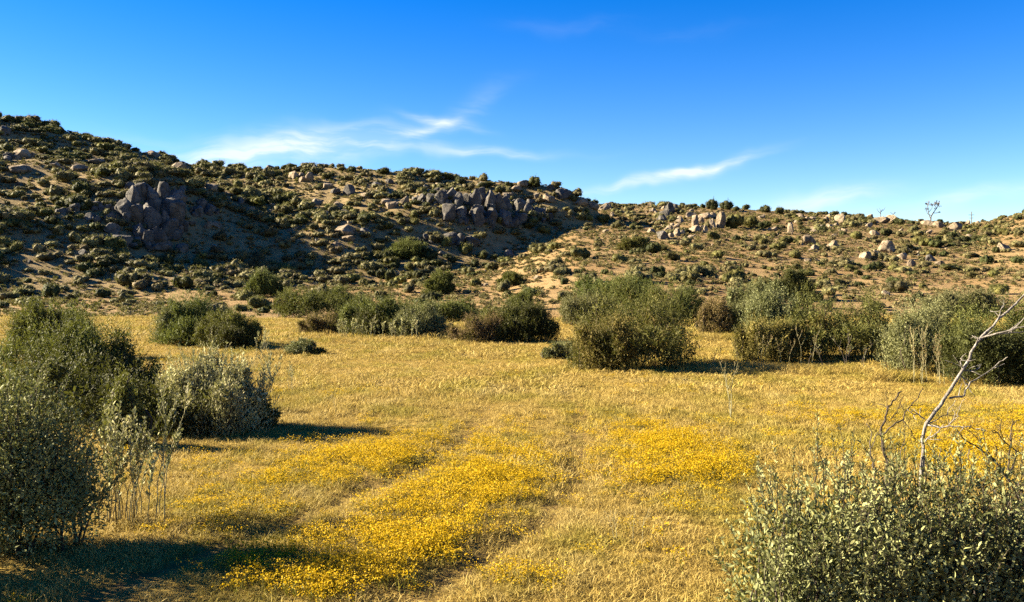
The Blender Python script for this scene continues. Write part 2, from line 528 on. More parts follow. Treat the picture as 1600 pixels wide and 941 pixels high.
def grass_material(name, shift=0.0):
    m, t = material(name)
    g = t.n("ShaderNodeNewGeometry")
    rnd, pos = g.outputs["Random Per Island"], g.outputs["Position"]
    flat = t.n("ShaderNodeMapping", {"Vector": pos, "Scale": (1.0, 0.6, 0.0)}).outputs[0]
    straw = t.mix(rnd, (0.252, 0.174, 0.0383), (0.407, 0.306, 0.0856))
    olive = t.mix(rnd, (0.179, 0.144, 0.0224), (0.324, 0.261, 0.0518))
    pale = t.mix(rnd, (0.300, 0.220, 0.0670), (0.444, 0.349, 0.1253))
    f1 = t.ramp(t.noise(flat, 0.55, 4.0, 0.6), 0.44, 0.62)
    f2 = t.ramp(t.noise(t.n("ShaderNodeVectorMath", {0: flat, 1: (31.0, 11.0, 0.0)}, operation='ADD').outputs[0], 0.8, 4.0, 0.6), 0.52, 0.70)
    f3 = t.ramp(t.noise(t.n("ShaderNodeVectorMath", {0: flat, 1: (7.0, 61.0, 0.0)}, operation='ADD').outputs[0], 1.9, 3.0, 0.6), 0.56, 0.72)
    c = t.mix(f1, straw, olive)
    c = t.mix(t.math('MULTIPLY', f2, 0.8), c, pale)
    c = t.mix(t.math('MULTIPLY', f3, 0.45), c, (0.120, 0.076, 0.0159))
    p = t.n("ShaderNodeBsdfPrincipled", {"Base Color": c, "Roughness": 0.7, "Specular IOR Level": 0.15})
    tr = t.n("ShaderNodeBsdfTranslucent", {"Color": c})
    out_mat(t, t.n("ShaderNodeMixShader", {0: 0.30, 1: p.outputs[0], 2: tr.outputs[0]}).outputs[0])
    return m


M['petal'] = petal_material()
M['grass'] = grass_material('dry_grass_blades')


def flower_stem_material():
    return leaf_material('flower_stems', (0.084, 0.077, 0.0078), (0.161, 0.131, 0.0192))


M['flower_stem'] = flower_stem_material()


def rock_material(name, a, b, c3):
    m, t = material(name)
    tc = t.n("ShaderNodeNewGeometry").outputs["Position"]
    n1 = t.noise(tc, 0.7, 6.0, 0.62)
    n2 = t.noise(tc, 4.5, 6.0, 0.7)
    c = t.mix(t.ramp(n1, 0.36, 0.66), a, b)
    c = t.mix(t.math('MULTIPLY', t.ramp(n2, 0.52, 0.68), 0.65), c, c3)
    orr = t.n("ShaderNodeObjectInfo").outputs["Random"]
    c = t.n("ShaderNodeHueSaturation", {"Hue": 0.5, "Saturation": 1.0, "Value": t.math('MULTIPLY_ADD', orr, 0.4, 0.8), "Fac": 1.0, "Color": c}).outputs[0]
    vor = t.n("ShaderNodeTexVoronoi", {"Vector": t.n("ShaderNodeVectorMath", {0: tc, 1: n2}, operation='ADD').outputs[0], "Scale": 0.9}, feature='DISTANCE_TO_EDGE').outputs[0]
    hgt = t.math('ADD', t.math('MULTIPLY', n2, 0.6), t.math('MULTIPLY', t.ramp(vor, 0.0, 0.06), 0.5))
    bump = t.n("ShaderNodeBump", {"Strength": 0.9, "Distance": 0.14, "Height": hgt})
    p = t.n("ShaderNodeBsdfPrincipled", {"Base Color": c, "Roughness": 0.9, "Specular IOR Level": 0.15, "Normal": bump.outputs[0]})
    out_mat(t, p.outputs[0])
    return m


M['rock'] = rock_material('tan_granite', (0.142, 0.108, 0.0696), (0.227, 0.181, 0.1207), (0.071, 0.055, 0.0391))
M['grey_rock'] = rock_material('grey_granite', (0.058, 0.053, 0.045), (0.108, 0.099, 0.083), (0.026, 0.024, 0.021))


def ground_material():
    m, t = material('ground')
    pos = t.n("ShaderNodeNewGeometry").outputs["Position"]
    hill = t.n("ShaderNodeAttribute", attribute_name="hill").outputs["Fac"]
    lft = t.n("ShaderNodeAttribute", attribute_name="scrub").outputs["Fac"]
    rut = t.n("ShaderNodeAttribute", attribute_name="rut").outputs["Fac"]
    n_l = t.noise(pos, 0.09, 5.0, 0.6)
    n_m = t.noise(pos, 0.8, 5.0, 0.65)
    n_s = t.noise(pos, 7.0, 5.0, 0.7)
    n_f = t.noise(pos, 45.0, 3.0, 0.7)
    mead = t.mix(t.ramp(n_m, 0.38, 0.62), (0.206, 0.136, 0.0281), (0.258, 0.177, 0.0377))
    mead = t.mix(t.ramp(n_s, 0.46, 0.66), mead, (0.155, 0.103, 0.0237))
    mead = t.mix(t.math('MULTIPLY', t.ramp(n_f, 0.45, 0.6), 0.55), mead, (0.103, 0.066, 0.0179))
    mead = t.mix(t.math('MULTIPLY', rut, t.math('MULTIPLY_ADD', t.ramp(n_s, 0.4, 0.6), 0.5, 0.35)), mead, (0.103, 0.069, 0.0281))
    soil = t.mix(t.ramp(n_l, 0.40, 0.60), (0.184, 0.118, 0.0506), (0.224, 0.153, 0.0703))
    soil = t.mix(t.math('MULTIPLY', t.ramp(n_m, 0.48, 0.66), 0.6), soil, (0.135, 0.090, 0.0359))
    soil = t.mix(t.math('MULTIPLY', t.ramp(n_s, 0.50, 0.68), 0.7), soil, (0.086, 0.067, 0.0277))
    scr = t.mix(t.ramp(n_m, 0.40, 0.62), (0.207, 0.153, 0.0746), (0.144, 0.106, 0.0490))
    scr = t.mix(t.math('MULTIPLY', t.ramp(n_s, 0.48, 0.66), 0.5), scr, (0.087, 0.072, 0.0341))
    streak = t.noise(t.n("ShaderNodeMapping", {"Vector": pos, "Scale": (0.35, 0.9, 1.0)}).outputs[0], 1.0, 6.0, 0.7)
    soil = t.mix(t.math('MULTIPLY', t.ramp(streak, 0.50, 0.62), 0.40), soil, (0.085, 0.066, 0.028))
    soil = t.mix(lft, soil, scr)
    c = t.mix(hill, mead, soil)
    hgt = t.math('ADD', t.math('MULTIPLY', n_s, 0.12), t.math('MULTIPLY', n_f, 0.025))
    bump = t.n("ShaderNodeBump", {"Strength": 0.8, "Distance": 1.0, "Height": hgt})
    p = t.n("ShaderNodeBsdfPrincipled", {"Base Color": c, "Roughness": 0.95, "Specular IOR Level": 0.05, "Normal": bump.outputs[0]})
    out_mat(t, p.outputs[0])
    return m


M['ground'] = ground_material()

# ------------------------------------------------------------------ the ground sheet
def axis(*segs):
    a = [np.arange(s, e, st) for s, e, st in segs]
    return np.concatenate(a)


gx = np.concatenate([-np.geomspace(6000, 175, 16), axis((-172, -40, 1.2), (-40, -9, 0.8), (-9, 9, 0.22), (9, 40, 0.8), (40, 172, 1.2)), np.geomspace(175, 6000, 16)])
gy = np.concatenate([[-4000, -1500, -500, -150, -60, -25, -10, -4], axis((0, 14, 0.22), (14, 62, 0.6), (62, 226, 0.8), (226, 380, 6)), np.geomspace(385, 9000, 18)])
GX, GY = np.meshgrid(gx, gy)
GZ = height(GX, GY)
far = sstep((GY - 330) / 500)
GZ = GZ * (1 - far)
nx, ny = len(gx), len(gy)
Vg = np.stack([GX, GY, GZ], -1).reshape(-1, 3)
ii = np.arange(nx * ny).reshape(ny, nx)
Qg = np.stack([ii[:-1, :-1], ii[:-1, 1:], ii[1:, 1:], ii[1:, :-1]], -1).reshape(-1, 4)
gm = mk_mesh("ground", Vg, [Qg], [M['ground']], smooth=True)
def fattr(me, name, arr):
    a = me.attributes.new(name, 'FLOAT', 'POINT')
    a.data.foreach_set("value", np.ascontiguousarray(arr, np.float32).ravel())
edge = 60 + 16 * fbm(GX / 16.0, GY / 11.0, 44, 4)
fattr(gm, "hill", sstep((GY - edge + 8) / 16))
fattr(gm, "scrub", left_mask(GX, GY) * sstep((GY - 80) / 15))
fattr(gm, "rut", track_mask(GX, GY))
tag(link("ground", gm), kind="structure")

# ------------------------------------------------------------------ scattering of uncountable cover
def proto(name, me):
    return bpy.data.objects.new(name, me)              # source of a scatter, itself not in the scene


def scatter(name, pts, idx, rot, scl, protos):
    """ONE object of kind stuff: small plants or stones set out at points"""
    me = bpy.data.meshes.new(name)
    me.vertices.add(len(pts)); me.vertices.foreach_set("co", np.ascontiguousarray(pts, np.float32).ravel())
    a = me.attributes.new("kind_index", 'INT', 'POINT'); a.data.foreach_set("value", np.asarray(idx, np.int32))
    a = me.attributes.new("turn", 'FLOAT_VECTOR', 'POINT'); a.data.foreach_set("vector", np.ascontiguousarray(rot, np.float32).ravel())
    a = me.attributes.new("size", 'FLOAT_VECTOR', 'POINT'); a.data.foreach_set("vector", np.ascontiguousarray(scl, np.float32).ravel())
    ng = bpy.data.node_groups.new(name, 'GeometryNodeTree')
    ng.interface.new_socket("Geometry", in_out='INPUT', socket_type='NodeSocketGeometry')
    ng.interface.new_socket("Geometry", in_out='OUTPUT', socket_type='NodeSocketGeometry')
    N, L = ng.nodes, ng.links
    gi, go = N.new("NodeGroupInput"), N.new("NodeGroupOutput")
    join = N.new("GeometryNodeJoinGeometry")
    def named(n, dt):
        x = N.new("GeometryNodeInputNamedAttribute"); x.data_type = dt; x.inputs[0].default_value = n
        return x.outputs[0]
    ki, tu, si = named("kind_index", 'INT'), named("turn", 'FLOAT_VECTOR'), named("size", 'FLOAT_VECTOR')
    e2r = N.new("FunctionNodeEulerToRotation"); L.new(tu, e2r.inputs[0])
    for k, p in enumerate(protos):
        oi = N.new("GeometryNodeObjectInfo"); oi.inputs["Object"].default_value = p
        oi.inputs["As Instance"].default_value = True
        cmp_ = N.new("FunctionNodeCompare"); cmp_.data_type = 'INT'; cmp_.operation = 'EQUAL'
        L.new(ki, cmp_.inputs[2]); cmp_.inputs[3].default_value = k
        ip = N.new("GeometryNodeInstanceOnPoints")
        L.new(gi.outputs[0], ip.inputs["Points"]); L.new(cmp_.outputs[0], ip.inputs["Selection"])
        L.new(oi.outputs["Geometry"], ip.inputs["Instance"])
        L.new(e2r.outputs[0], ip.inputs["Rotation"]); L.new(si, ip.inputs["Scale"])
        L.new(ip.outputs[0], join.inputs[0])
    L.new(join.outputs[0], go.inputs[0])
    o = link(name, me)
    md = o.modifiers.new("scatter", 'NODES'); md.node_group = ng
    return tag(o, kind="stuff")


def blade_clump(rng, n, rad, h, w, lean, mat, flat=0.0, seed_heads=False):
    """n grass blades; each two stacked tapering pieces"""
    a = rng.random(n) * 6.283
    r = rad * np.sqrt(rng.random(n))
    P = np.stack([r * np.cos(a), r * np.sin(a), np.full(n, -0.01)], 1)
    az = rng.random(n) * 6.283
    ln = lean * (0.3 + rng.random(n))
    D1 = unit(np.stack([np.cos(az) * ln, np.sin(az) * ln, np.ones(n) * (1 - flat)], 1))
    D2 = unit(D1 + np.stack([np.cos(az), np.sin(az), -0.5 * np.ones(n)], 1) * (0.5 + 0.5 * rng.random((n, 1))))
    hh = h * (0.5 + 0.8 * rng.random((n, 1)))
    fa = rng.random(n) * 6.283
    S = np.stack([np.cos(fa), np.sin(fa), np.zeros(n)], 1) * w * 0.5
    m = P + D1 * hh * 0.55
    tip = m + D2 * hh * 0.5
    tip[:, 2] = np.maximum(tip[:, 2], 0.004)
    V = np.stack([P - S, P + S, m + S * .8, m - S * .8, tip], 1).reshape(-1, 3)
    b = np.arange(n)[:, None] * 5
    return V, b + [0, 1, 2, 3], b + [3, 2, 4]


rng = np.random.default_rng(11)
gp = []
for (n, rad, h, w, lean, flat) in [(52, .13, .070, .0055, 1.0, .2), (52, .13, .060, .0055, 1.7, .5), (40, .12, .095, .005, .7, 0.0), (46, .14, .045, .0065, 2.4, .7),
                                   (90, .32, .095, .012, 1.0, .2), (90, .34, .07, .013, 1.8, .5)]:
    V, Q, T = blade_clump(rng, n, rad, h, w, lean, None, flat)
    gp.append(proto("grass_clump", mk_mesh("grass_clump", V, [Q, T], [M['grass']])))


def fan_points(rng, n, d0, d1, slack=1.6):
    """random ground points in the wedge in view plus a margin at its sides"""
    d = np.sqrt(d0 * d0 + (d1 * d1 - d0 * d0) * rng.random(n))
    x = (rng.random(n) * 2 - 1) * (0.60 * d + slack)
    return x, d


px_, py_, id_, sc_ = [], [], [], []
for (d0, d1, dens, ids, s0) in [(5.0, 11, 210, (0, 1, 2, 3), 1.0), (11, 20, 105, (0, 1, 2, 3), 1.3), (20, 36, 20, (4, 5), 1.15), (36, 84, 7.5, (4, 5), 1.7)]:
    area = 0.60 * (d1 * d1 - d0 * d0) + 3.2 * (d1 - d0)
    n = int(area * dens)
    x, d = fan_points(rng, n, d0, d1)
    keep = rng.random(n) > 0.92 * track_mask(x, d) + 0.42 * np.clip(fbm(x / 1.1, d / 0.8, 70, 4) * 2.6 - 0.1, 0, 1) + sstep((d - 60 - 24 * fbm(x / 16, d / 11, 44, 4)) / 14 + .5)
    x, d = x[keep], d[keep]
    px_.append(x); py_.append(d); id_.append(rng.choice(ids, len(x)))
    sc_.append(s0 * (0.65 + 0.7 * rng.random(len(x))) * (1 + 0.6 * fbm(x / 2.5, d / 2.5, 71, 3)))
X, Y, I, S = map(np.concatenate, (px_, py_, id_, sc_))
pts = np.stack([X, Y, height(X, Y)], 1)
rot = np.stack([rng.normal(size=len(X)) * .12, rng.normal(size=len(X)) * .12, rng.random(len(X)) * 6.283], 1)
scatter("dry_grass", pts, I, rot, np.repeat(np.clip(S, .3, 3)[:, None], 3, 1), gp)

# yellow flowers
def flower_clump(rng, n, rad, h, ps):
    g = Geo()
    a = rng.random(n) * 6.283; r = rad * np.sqrt(rng.random(n))
    P = np.stack([r * np.cos(a), r * np.sin(a), np.zeros(n)], 1)
    D = unit(np.stack([rng.normal(size=n) * .25, rng.normal(size=n) * .25, np.ones(n)], 1))
    hh = h * (0.45 + 0.7 * rng.random((n, 1)))
    fa = rng.random(n) * 6.283
    S = np.stack([np.cos(fa), np.sin(fa), np.zeros(n)], 1) * 0.003
    tip = P + D * hh
    V = np.stack([P - S, P + S, tip], 1).reshape(-1, 3)
    g.add(V, None, np.arange(n * 3).reshape(-1, 3), 0)
    k = 6                                               # florets of each head
    C = np.repeat(tip, k, 0) + rng.normal(size=(n * k, 3)) * np.array([.017, .017, .010])
    Nn = unit(rng.normal(size=(n * k, 3)) * 0.55 + np.array([0, 0, 0.8]))
    T1 = unit(np.cross(Nn, rng.normal(size=(n * k, 3)))); T2 = np.cross(Nn, T1)
    sz = (ps * (0.6 + 0.7 * rng.random((n * k, 1))))
    V = np.stack([C + T1 * sz, C + T2 * sz, C - T1 * sz, C - T2 * sz], 1).reshape(-1, 3)
    g.add(V, np.arange(len(V)).reshape(-1, 4), None, 1)
    m = 10                                              # small leaves low on the stems
    q = rng.integers(0, n, m)
    V, Q = leaf_quads(P[q] + D[q] * hh[q] * rng.random((m, 1)) * .7, unit(rng.normal(size=(m, 3)) + [0, 0, .6]), .035, .010, rng)
    g.add(V, Q, None, 0)
    return g.mesh("flower_clump", [M['flower_stem'], M['petal']])


fp = [proto("flower_clump", flower_clump(rng, 16, .14, h, .0066)) for h in (.10, .135, .085)]
x, d = fan_points(rng, 90000, 5.0, 17.5)
x2, d2 = fan_points(rng, 30000, 17.5, 30)
x, d = np.concatenate([x, x2]), np.concatenate([d, d2])
dens = flower_density(x, d) * np.where(d > 17.5, .9, 1.0)
keep = rng.random(len(x)) < np.clip(dens * 0.46 + 0.004 * (fbm(x / 2, d / 2, 90, 2) > .1), 0, 1)
x, d = x[keep], d[keep]
n = len(x)
scatter("yellow_flowers", np.stack([x, d, height(x, d)], 1), rng.integers(0, 3, n), np.stack([rng.normal(size=n) * .1, rng.normal(size=n) * .1, rng.random(n) * 6.28], 1),
        np.repeat((0.65 + 0.6 * rng.random(n) + np.where(d > 17, .2, 0))[:, None], 3, 1), fp)
print("flowers", n, "grass", len(X))

# ------------------------------------------------------------------ bushes standing on the meadow
def plant(name, label, cat, parts, loc, group=None):
    t = thing(name, label, cat, loc, group)
    for (nm, me, pl) in parts:
        link(nm, me, t)
    return t


SHRUBS = "bushes round the meadow"


def bush(label, lobes_px, base, mats, seed, density=1.0, leaf=(.062, .021), slen=.42, up=0.6, spread=0.75, name="bush", cat="bush", stem_n=26, group=SHRUBS, stem_mat='wood'):
    """lobes_px: (px centre, row of the top, half width px, depth offset m, material index, low) ; base: (px, row) where the middle of the bush meets the ground"""
    rng = np.random.default_rng(seed)
    x0, d0, z0 = spot(*base)
    t = thing(name, label, cat, (x0, d0, z0), group)
    by_mat = {}
    for (px, top, hw, dd, mi, low) in lobes_px:
        d = d0 + dd
        x = (px - CX) / FPX * d
        ztop = CAMZ + (HY - top) / FPX * d - z0
        rx = hw / FPX * d * 1.1
        ry = max(rx * 0.85, 0.35)
        cz = ztop * (0.34 + 0.4 * low)
        by_mat.setdefault(mi, []).append((x - x0, dd, cz, rx, ry, (ztop - cz) * 1.08))
    for mi, lobes in by_mat.items():
        for (lx, ly, lz, ra, rb, rc) in list(lobes):    # side lumps that break the dome
            for k in range(4):
                a, e = rng.random() * 6.283, .15 + .75 * rng.random()
                q = .30 + .22 * rng.random()
                lobes.append((lx + ra * .78 * math.cos(a) * math.cos(e), ly + rb * .78 * math.sin(a) * math.cos(e), lz + rc * .80 * math.sin(e), ra * q, rb * q, rc * q * 1.25))
        A = sum(l[3] * l[5] + l[4] * l[5] + l[3] * l[4] for l in lobes)
        n = int(min(max(360 * A * density, 140), 3600))
        V, Q, tip, sd = foliage(rng, lobes, n, slen, leaf[0], leaf[1], 12, up, spread, inner=int(n * 0.9))
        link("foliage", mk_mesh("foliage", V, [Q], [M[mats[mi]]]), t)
    allb = [l for ls in by_mat.values() for l in ls]
    g = stems(rng, allb, stem_n, 0.022)
    tag(link("stems", g.mesh("stems", [M[stem_mat]]), t), kind="stuff")
    return t


# (label, lobes, base, materials, seed, options)
bush('large round olive bush standing alone by the meadow, browning on its sunlit side', [
    (985, 448, 78, 0, 0, 0), (1030, 470, 58, .3, 0, 0), (1005, 500, 80, -1.2, 0, 0), (945, 478, 45, -.4, 0, 0), (930, 500, 42, -1.3, 1, 0), (965, 492, 45, -1.5, 1, 0),
    (900, 530, 25, -1.2, 0, 0), (1055, 520, 30, -.8, 0, 0)], (985, 572), ('olive', 'brown'), 1, 1.05)
bush('low grey green sprig plant at the sunlit foot of the lone olive bush', [(878, 532, 22, 0, 0, 0), (862, 545, 14, -.2, 0, 0)], (874, 560), ('sage',), 2, 2.2, slen=.3)
bush('pale sage bush behind the sunlit shoulder of the lone olive bush', [(912, 452, 32, 0, 0, 0), (935, 462, 28, .5, 0, 0), (895, 468, 20, 0, 0, 0)], (910, 508), ('sage',), 3, .8, leaf=(.085, .026))
bush('wide green bush behind the crown of the lone olive bush', [(1045, 443, 42, 0, 0, 0), (1000, 440, 45, 1, 0, 0), (1075, 452, 26, 0, 0, 0)], (1040, 512), ('green',), 4, .7, leaf=(.085, .026))
bush('low green bush farther up the slope above the lone olive bush', [(960, 432, 40, 0, 0, 0), (925, 436, 28, 1, 0, 0), (1000, 434, 26, 1, 0, 0)], (960, 474), ('green',), 5, .45, leaf=(.12, .04))
bush('broad bush with dark shaded interior and many pale stems between two grassy gaps', [
    (1285, 455, 58, 0, 0, 0), (1335, 462, 46, 0, 0, 0), (1232, 456, 48, .4, 1, 0), (1190, 468, 34, .8, 1, 0), (1310, 490, 66, -.8, 0, 0), (1362, 488, 30, 0, 0, 0), (1384, 505, 22, .2, 0, 0), (1250, 490, 50, -.5, 0, 0)],
     (1280, 561), ('olive', 'sage'), 6, 1.0, leaf=(.066, .022), stem_n=44)
bush('rusty brown half dry bush in front of the broad stemmy bush', [(1195, 500, 40, 0, 0, 0), (1165, 515, 22, .2, 0, 0), (1225, 503, 26, .1, 0, 0)], (1192, 566), ('brown',), 7, 1.0, slen=.34)
bush('small straw coloured bush beside the dark gap behind the lone olive bush', [(1120, 466, 26, 0, 0, 0), (1105, 478, 14, 0, 0, 0), (1142, 472, 20, .2, 1, 0)], (1122, 521), ('tan', 'dark'), 8, .8, leaf=(.08, .025))
bush('tall thin feathery sage shrub rising behind the broad stemmy bush', [(1182, 438, 17, 0, 0, .3), (1178, 455, 24, 0, 0, 0), (1150, 448, 16, 1, 0, 0)], (1180, 505), ('sage',), 9, .8, leaf=(.09, .026), up=1.0)
bush('dark green bush on the slope just above the broad stemmy bush', [(1237, 420, 21, 0, 0, 0), (1225, 437, 24, 0, 0, 0), (1258, 440, 18, 0, 0, 0)], (1238, 470), ('dark',), 10, .45, leaf=(.12, .04))
bush('pale sage green bush with stemmy base behind the dead leaning tree', [
    (1430, 466, 48, 0, 0, 0), (1405, 485, 30, -.3, 0, 0), (1462, 470, 40, .3, 0, 0), (1425, 505, 46, -.8, 0, 0)], (1432, 578), ('sage',), 11, 1.0, leaf=(.064, .02), up=.9)
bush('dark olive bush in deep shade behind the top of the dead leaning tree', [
    (1510, 478, 44, 0, 0, 0), (1560, 474, 50, .3, 0, 0), (1535, 505, 64, -.7, 1, 0), (1600, 482, 44, 0, 0, 0), (1590, 520, 60, -.6, 1, 0), (1660, 480, 60, 0, 0, 0), (1640, 530, 60, -.6, 1, 0)], (1560, 596), ('olive', 'dark'), 12, .9)  # low front lobes carry the deep shade as darker leaf colour
bush('grey green bush on the slope behind the shaded olive bush', [(1500, 452, 40, 0, 0, 0), (1470, 458, 30, 0, 0, 0), (1540, 455, 34, 0, 0, 0)], (1505, 498), ('sage',), 13, .5, leaf=(.1, .033))
# middle distance, left of the lone bush
bush('round dark bush with straw tinged side just across the meadow', [
    (822, 470, 44, 0, 0, 0), (785, 474, 32, 0, 1, 0), (838, 492, 34, -.6, 0, 0), (800, 495, 38, -.6, 0, 0)], (815, 533), ('dark', 'olive'), 14, .9, leaf=(.07, .022), up=.9)
bush('dry straw coloured bush at the sunlit side of the round dark bush', [(748, 490, 34, 0, 0, 0), (722, 508, 26, 0, 0, 0), (772, 500, 22, 0, 0, 0)], (748, 536), ('tan',), 15, 1.0, leaf=(.07, .016), up=1.0)
bush('small green shrub peeking over the round dark bush', [(822, 450, 14, 0, 0, 0), (806, 460, 14, 0, 0, 0)], (818, 486), ('green',), 16, .5, leaf=(.1, .03))
bush('long dark green thicket at the far edge of the meadow', [
    (470, 448, 36, 0, 0, 0), (510, 450, 38, 0, 0, 0), (545, 458, 34, -.5, 0, 0), (448, 462, 20, 0, 0, 0)], (500, 496), ('green',), 17, .6, leaf=(.1, .032))
bush('dry tan bush in front of the long dark green thicket', [(505, 488, 32, 0, 0, 0), (482, 498, 20, 0, 0, 0), (535, 492, 22, .3, 1, 0)], (508, 522), ('tan', 'dark'), 18, .8, leaf=(.075, .02))
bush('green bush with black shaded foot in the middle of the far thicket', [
    (590, 463, 42, 0, 0, 0), (560, 472, 30, 0, 0, 0), (625, 470, 34, 0, 0, 0), (600, 488, 48, -.7, 1, 0)], (592, 524), ('green', 'dark'), 19, .7, leaf=(.08, .025))  # the foot's shade is painted by a lobe of darker leaves
bush('grey green bush at the end of the far thicket', [(655, 474, 34, 0, 0, 0), (640, 490, 36, -.5, 0, 0), (678, 484, 22, 0, 0, 0)], (655, 526), ('sage',), 20, .65, leaf=(.075, .024))
bush('soft green bush farther back between thicket and round dark bush', [(702, 468, 38, 0, 0, 0), (665, 470, 28, 1, 0, 0), (735, 478, 24, 0, 0, 0)], (700, 505), ('green',), 21, .6, leaf=(.09, .03))
bush('small rounded straw green bush in the gap between thicket and dry bush', [(698, 502, 18, 0, 0, 0)], (698, 520), ('tan',), 22, .8)
# left cluster
bush('tall green bush behind the big dark bush at the meadow edge', [
    (292, 458, 34, 0, 0, 0), (265, 478, 30, 0, 1, 0), (312, 474, 34, 0, 0, 0), (285, 495, 48, -.6, 0, 0)], (290, 537), ('green', 'sage'), 23, .8, leaf=(.075, .024))
bush('dark stemmy bush with grey top beside the tall green bush', [(365, 482, 34, 0, 0, 0), (338, 490, 30, 0, 0, 0), (385, 500, 22, 0, 0, 0), (362, 505, 40, -.5, 1, 0)], (362, 543), ('olive', 'dark'), 24, .85, leaf=(.072, .023))
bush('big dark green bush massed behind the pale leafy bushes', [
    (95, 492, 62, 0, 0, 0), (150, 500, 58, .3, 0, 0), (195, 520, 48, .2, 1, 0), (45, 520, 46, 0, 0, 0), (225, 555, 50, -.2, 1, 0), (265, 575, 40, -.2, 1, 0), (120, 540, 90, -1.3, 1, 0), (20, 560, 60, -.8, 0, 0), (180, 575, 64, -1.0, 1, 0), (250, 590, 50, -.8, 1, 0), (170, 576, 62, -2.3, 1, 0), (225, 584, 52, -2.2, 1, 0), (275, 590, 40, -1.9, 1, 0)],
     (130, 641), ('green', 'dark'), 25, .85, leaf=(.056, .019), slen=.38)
bush('feathery green bush behind the top of the big dark bush', [(78, 470, 52, 0, 0, 0), (40, 482, 34, 0, 0, 0), (112, 480, 34, 0, 0, 0)], (75, 560), ('green',), 26, .6, leaf=(.08, .026))
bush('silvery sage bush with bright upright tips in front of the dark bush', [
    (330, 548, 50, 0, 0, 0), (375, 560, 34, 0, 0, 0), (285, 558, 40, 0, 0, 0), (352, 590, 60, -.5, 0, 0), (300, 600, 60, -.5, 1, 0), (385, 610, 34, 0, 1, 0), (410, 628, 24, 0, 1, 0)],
     (338, 672), ('silver', 'dark'), 27, 1.2, leaf=(.06, .017), up=1.25, spread=.5, slen=.5)  # dark lobes put the shade of its lower half into leaf colour
bush('yellowish leafy shrub growing out of the big dark bush', [(190, 590, 30, 0, 0, 0), (205, 612, 26, 0, 0, 0)], (195, 700), ('olive',), 28, 1.2, leaf=(.05, .02))
bush('small dark sprawling plant alone on the open grass', [(470, 528, 22, 0, 0, 0), (490, 544, 18, 0, 1, 0), (455, 540, 14, 0, 0, 0)], (474, 555), ('sage', 'dark'), 29, 1.3, leaf=(.06, .02), slen=.3, stem_n=10)
# bushes where the slope begins
bush('bright green bush at the foot of the dark hillside shadow', [(418, 424, 22, 0, 0, 0), (405, 436, 18, 0, 0, 0), (436, 440, 14, 0, 1, 0)], (417, 464), ('green', 'dark'), 30, .5, leaf=(.12, .04))
bush('large round dark shrub where rocky hill and sandy slope meet', [(636, 374, 22, 0, 0, 0), (625, 386, 20, 0, 0, 0), (655, 388, 16, 0, 1, 0)], (636, 405), ('green', 'dark'), 31, .42, leaf=(.15, .05))
bush('upright loose green shrub alone on the sandy clearing', [(690, 424, 16, 0, 0, 0), (680, 436, 16, 0, 0, 0), (700, 440, 12, 0, 1, 0)], (688, 460), ('green', 'dark'), 32, .5, leaf=(.13, .04))
bush('dark green shrub with flat top on the sandy slope', [(803, 424, 16, 0, 0, 0), (815, 434, 14, 0, 1, 0), (790, 434, 12, 0, 0, 0)], (803, 447), ('green', 'dark'), 33, .5, leaf=(.13, .04))
bush('olive bush below the hill toe where the two slopes join', [(988, 372, 20, 0, 0, 0), (975, 380, 12, 0, 0, 0), (1004, 382, 10, 0, 1, 0)], (988, 391), ('olive', 'dark'), 34, .42, leaf=(.15, .05))

# tall pale grass and sage stems standing by the bushes
def wand(rng, h, bend, leaves, L, W, r, lmin=0.35):
    """one upright stem with leaves along its upper part"""
    g = Geo()
    a = rng.random() * 6.283
    s = np.linspace(0, 1, 7)
    pts = np.stack([np.cos(a) * bend * s ** 2, np.sin(a) * bend * s ** 2, h * s], 1)
    pts[1:] += rng.normal(size=(6, 3)) * np.array([.012, .012, 0]) * h
    g.tube(pts, np.linspace(r, r * .35, 7), 4, 0)
    def leafy(pp, n, t0, sc):
        t = t0 + (1 - t0) * rng.random(n) ** 0.7
        P = np.stack([np.interp(t, np.linspace(0, 1, len(pp)), pp[:, k]) for k in range(3)], 1)
        az = rng.random(n) * 6.283
        D = unit(np.stack([np.cos(az), np.sin(az), .9 + .6 * rng.random(n)], 1))
        V, Q, T = broad_leaves(P, D, L * sc * (.6 + .6 * rng.random(n)), W * sc * (.7 + .5 * rng.random(n)), rng)
        g.add(V, Q, T, 1)
    leafy(pts, leaves, lmin, 1.0)
    for k in range(3):
        f = .45 + .4 * rng.random()
        b = np.array([np.interp(f, s, pts[:, j]) for j in range(3)])
        az = rng.random() * 6.283
        e = b + np.array([math.cos(az) * .10, math.sin(az) * .10, .17 + .1 * rng.random()]) * h
        pp = np.stack([b, (b + e) / 2 + [math.cos(az) * .02, math.sin(az) * .02, -.01], e])
        g.tube(pp, [r * .6, r * .5, r * .25], 3, 0)
        leafy(pp, int(leaves * .45), .15, .85)
    return g


def stem_clump(name, label, cat, base, n, rad, hs, mats, seed, leaves=30, L=.05, W=.016, r=.006, bend=.2, part="leafy_stem", group=None, lmin=.35):
    rng = np.random.default_rng(seed)
    x0, d0, z0 = spot(*base)
    t = thing(name, label, cat, (x0, d0, z0), group)
    for k in range(n):
        h = hs[0] + (hs[1] - hs[0]) * rng.random()
        me = wand(rng, h, bend * (0.3 + rng.random()), leaves, L, W, r, lmin).mesh(part, [M[mats[0]], M[mats[1]]])
        a, q = rng.random() * 6.283, rad * math.sqrt(rng.random())
        link(part, me, t, (math.cos(a) * q, math.sin(a) * q * .6, 0))
    return t


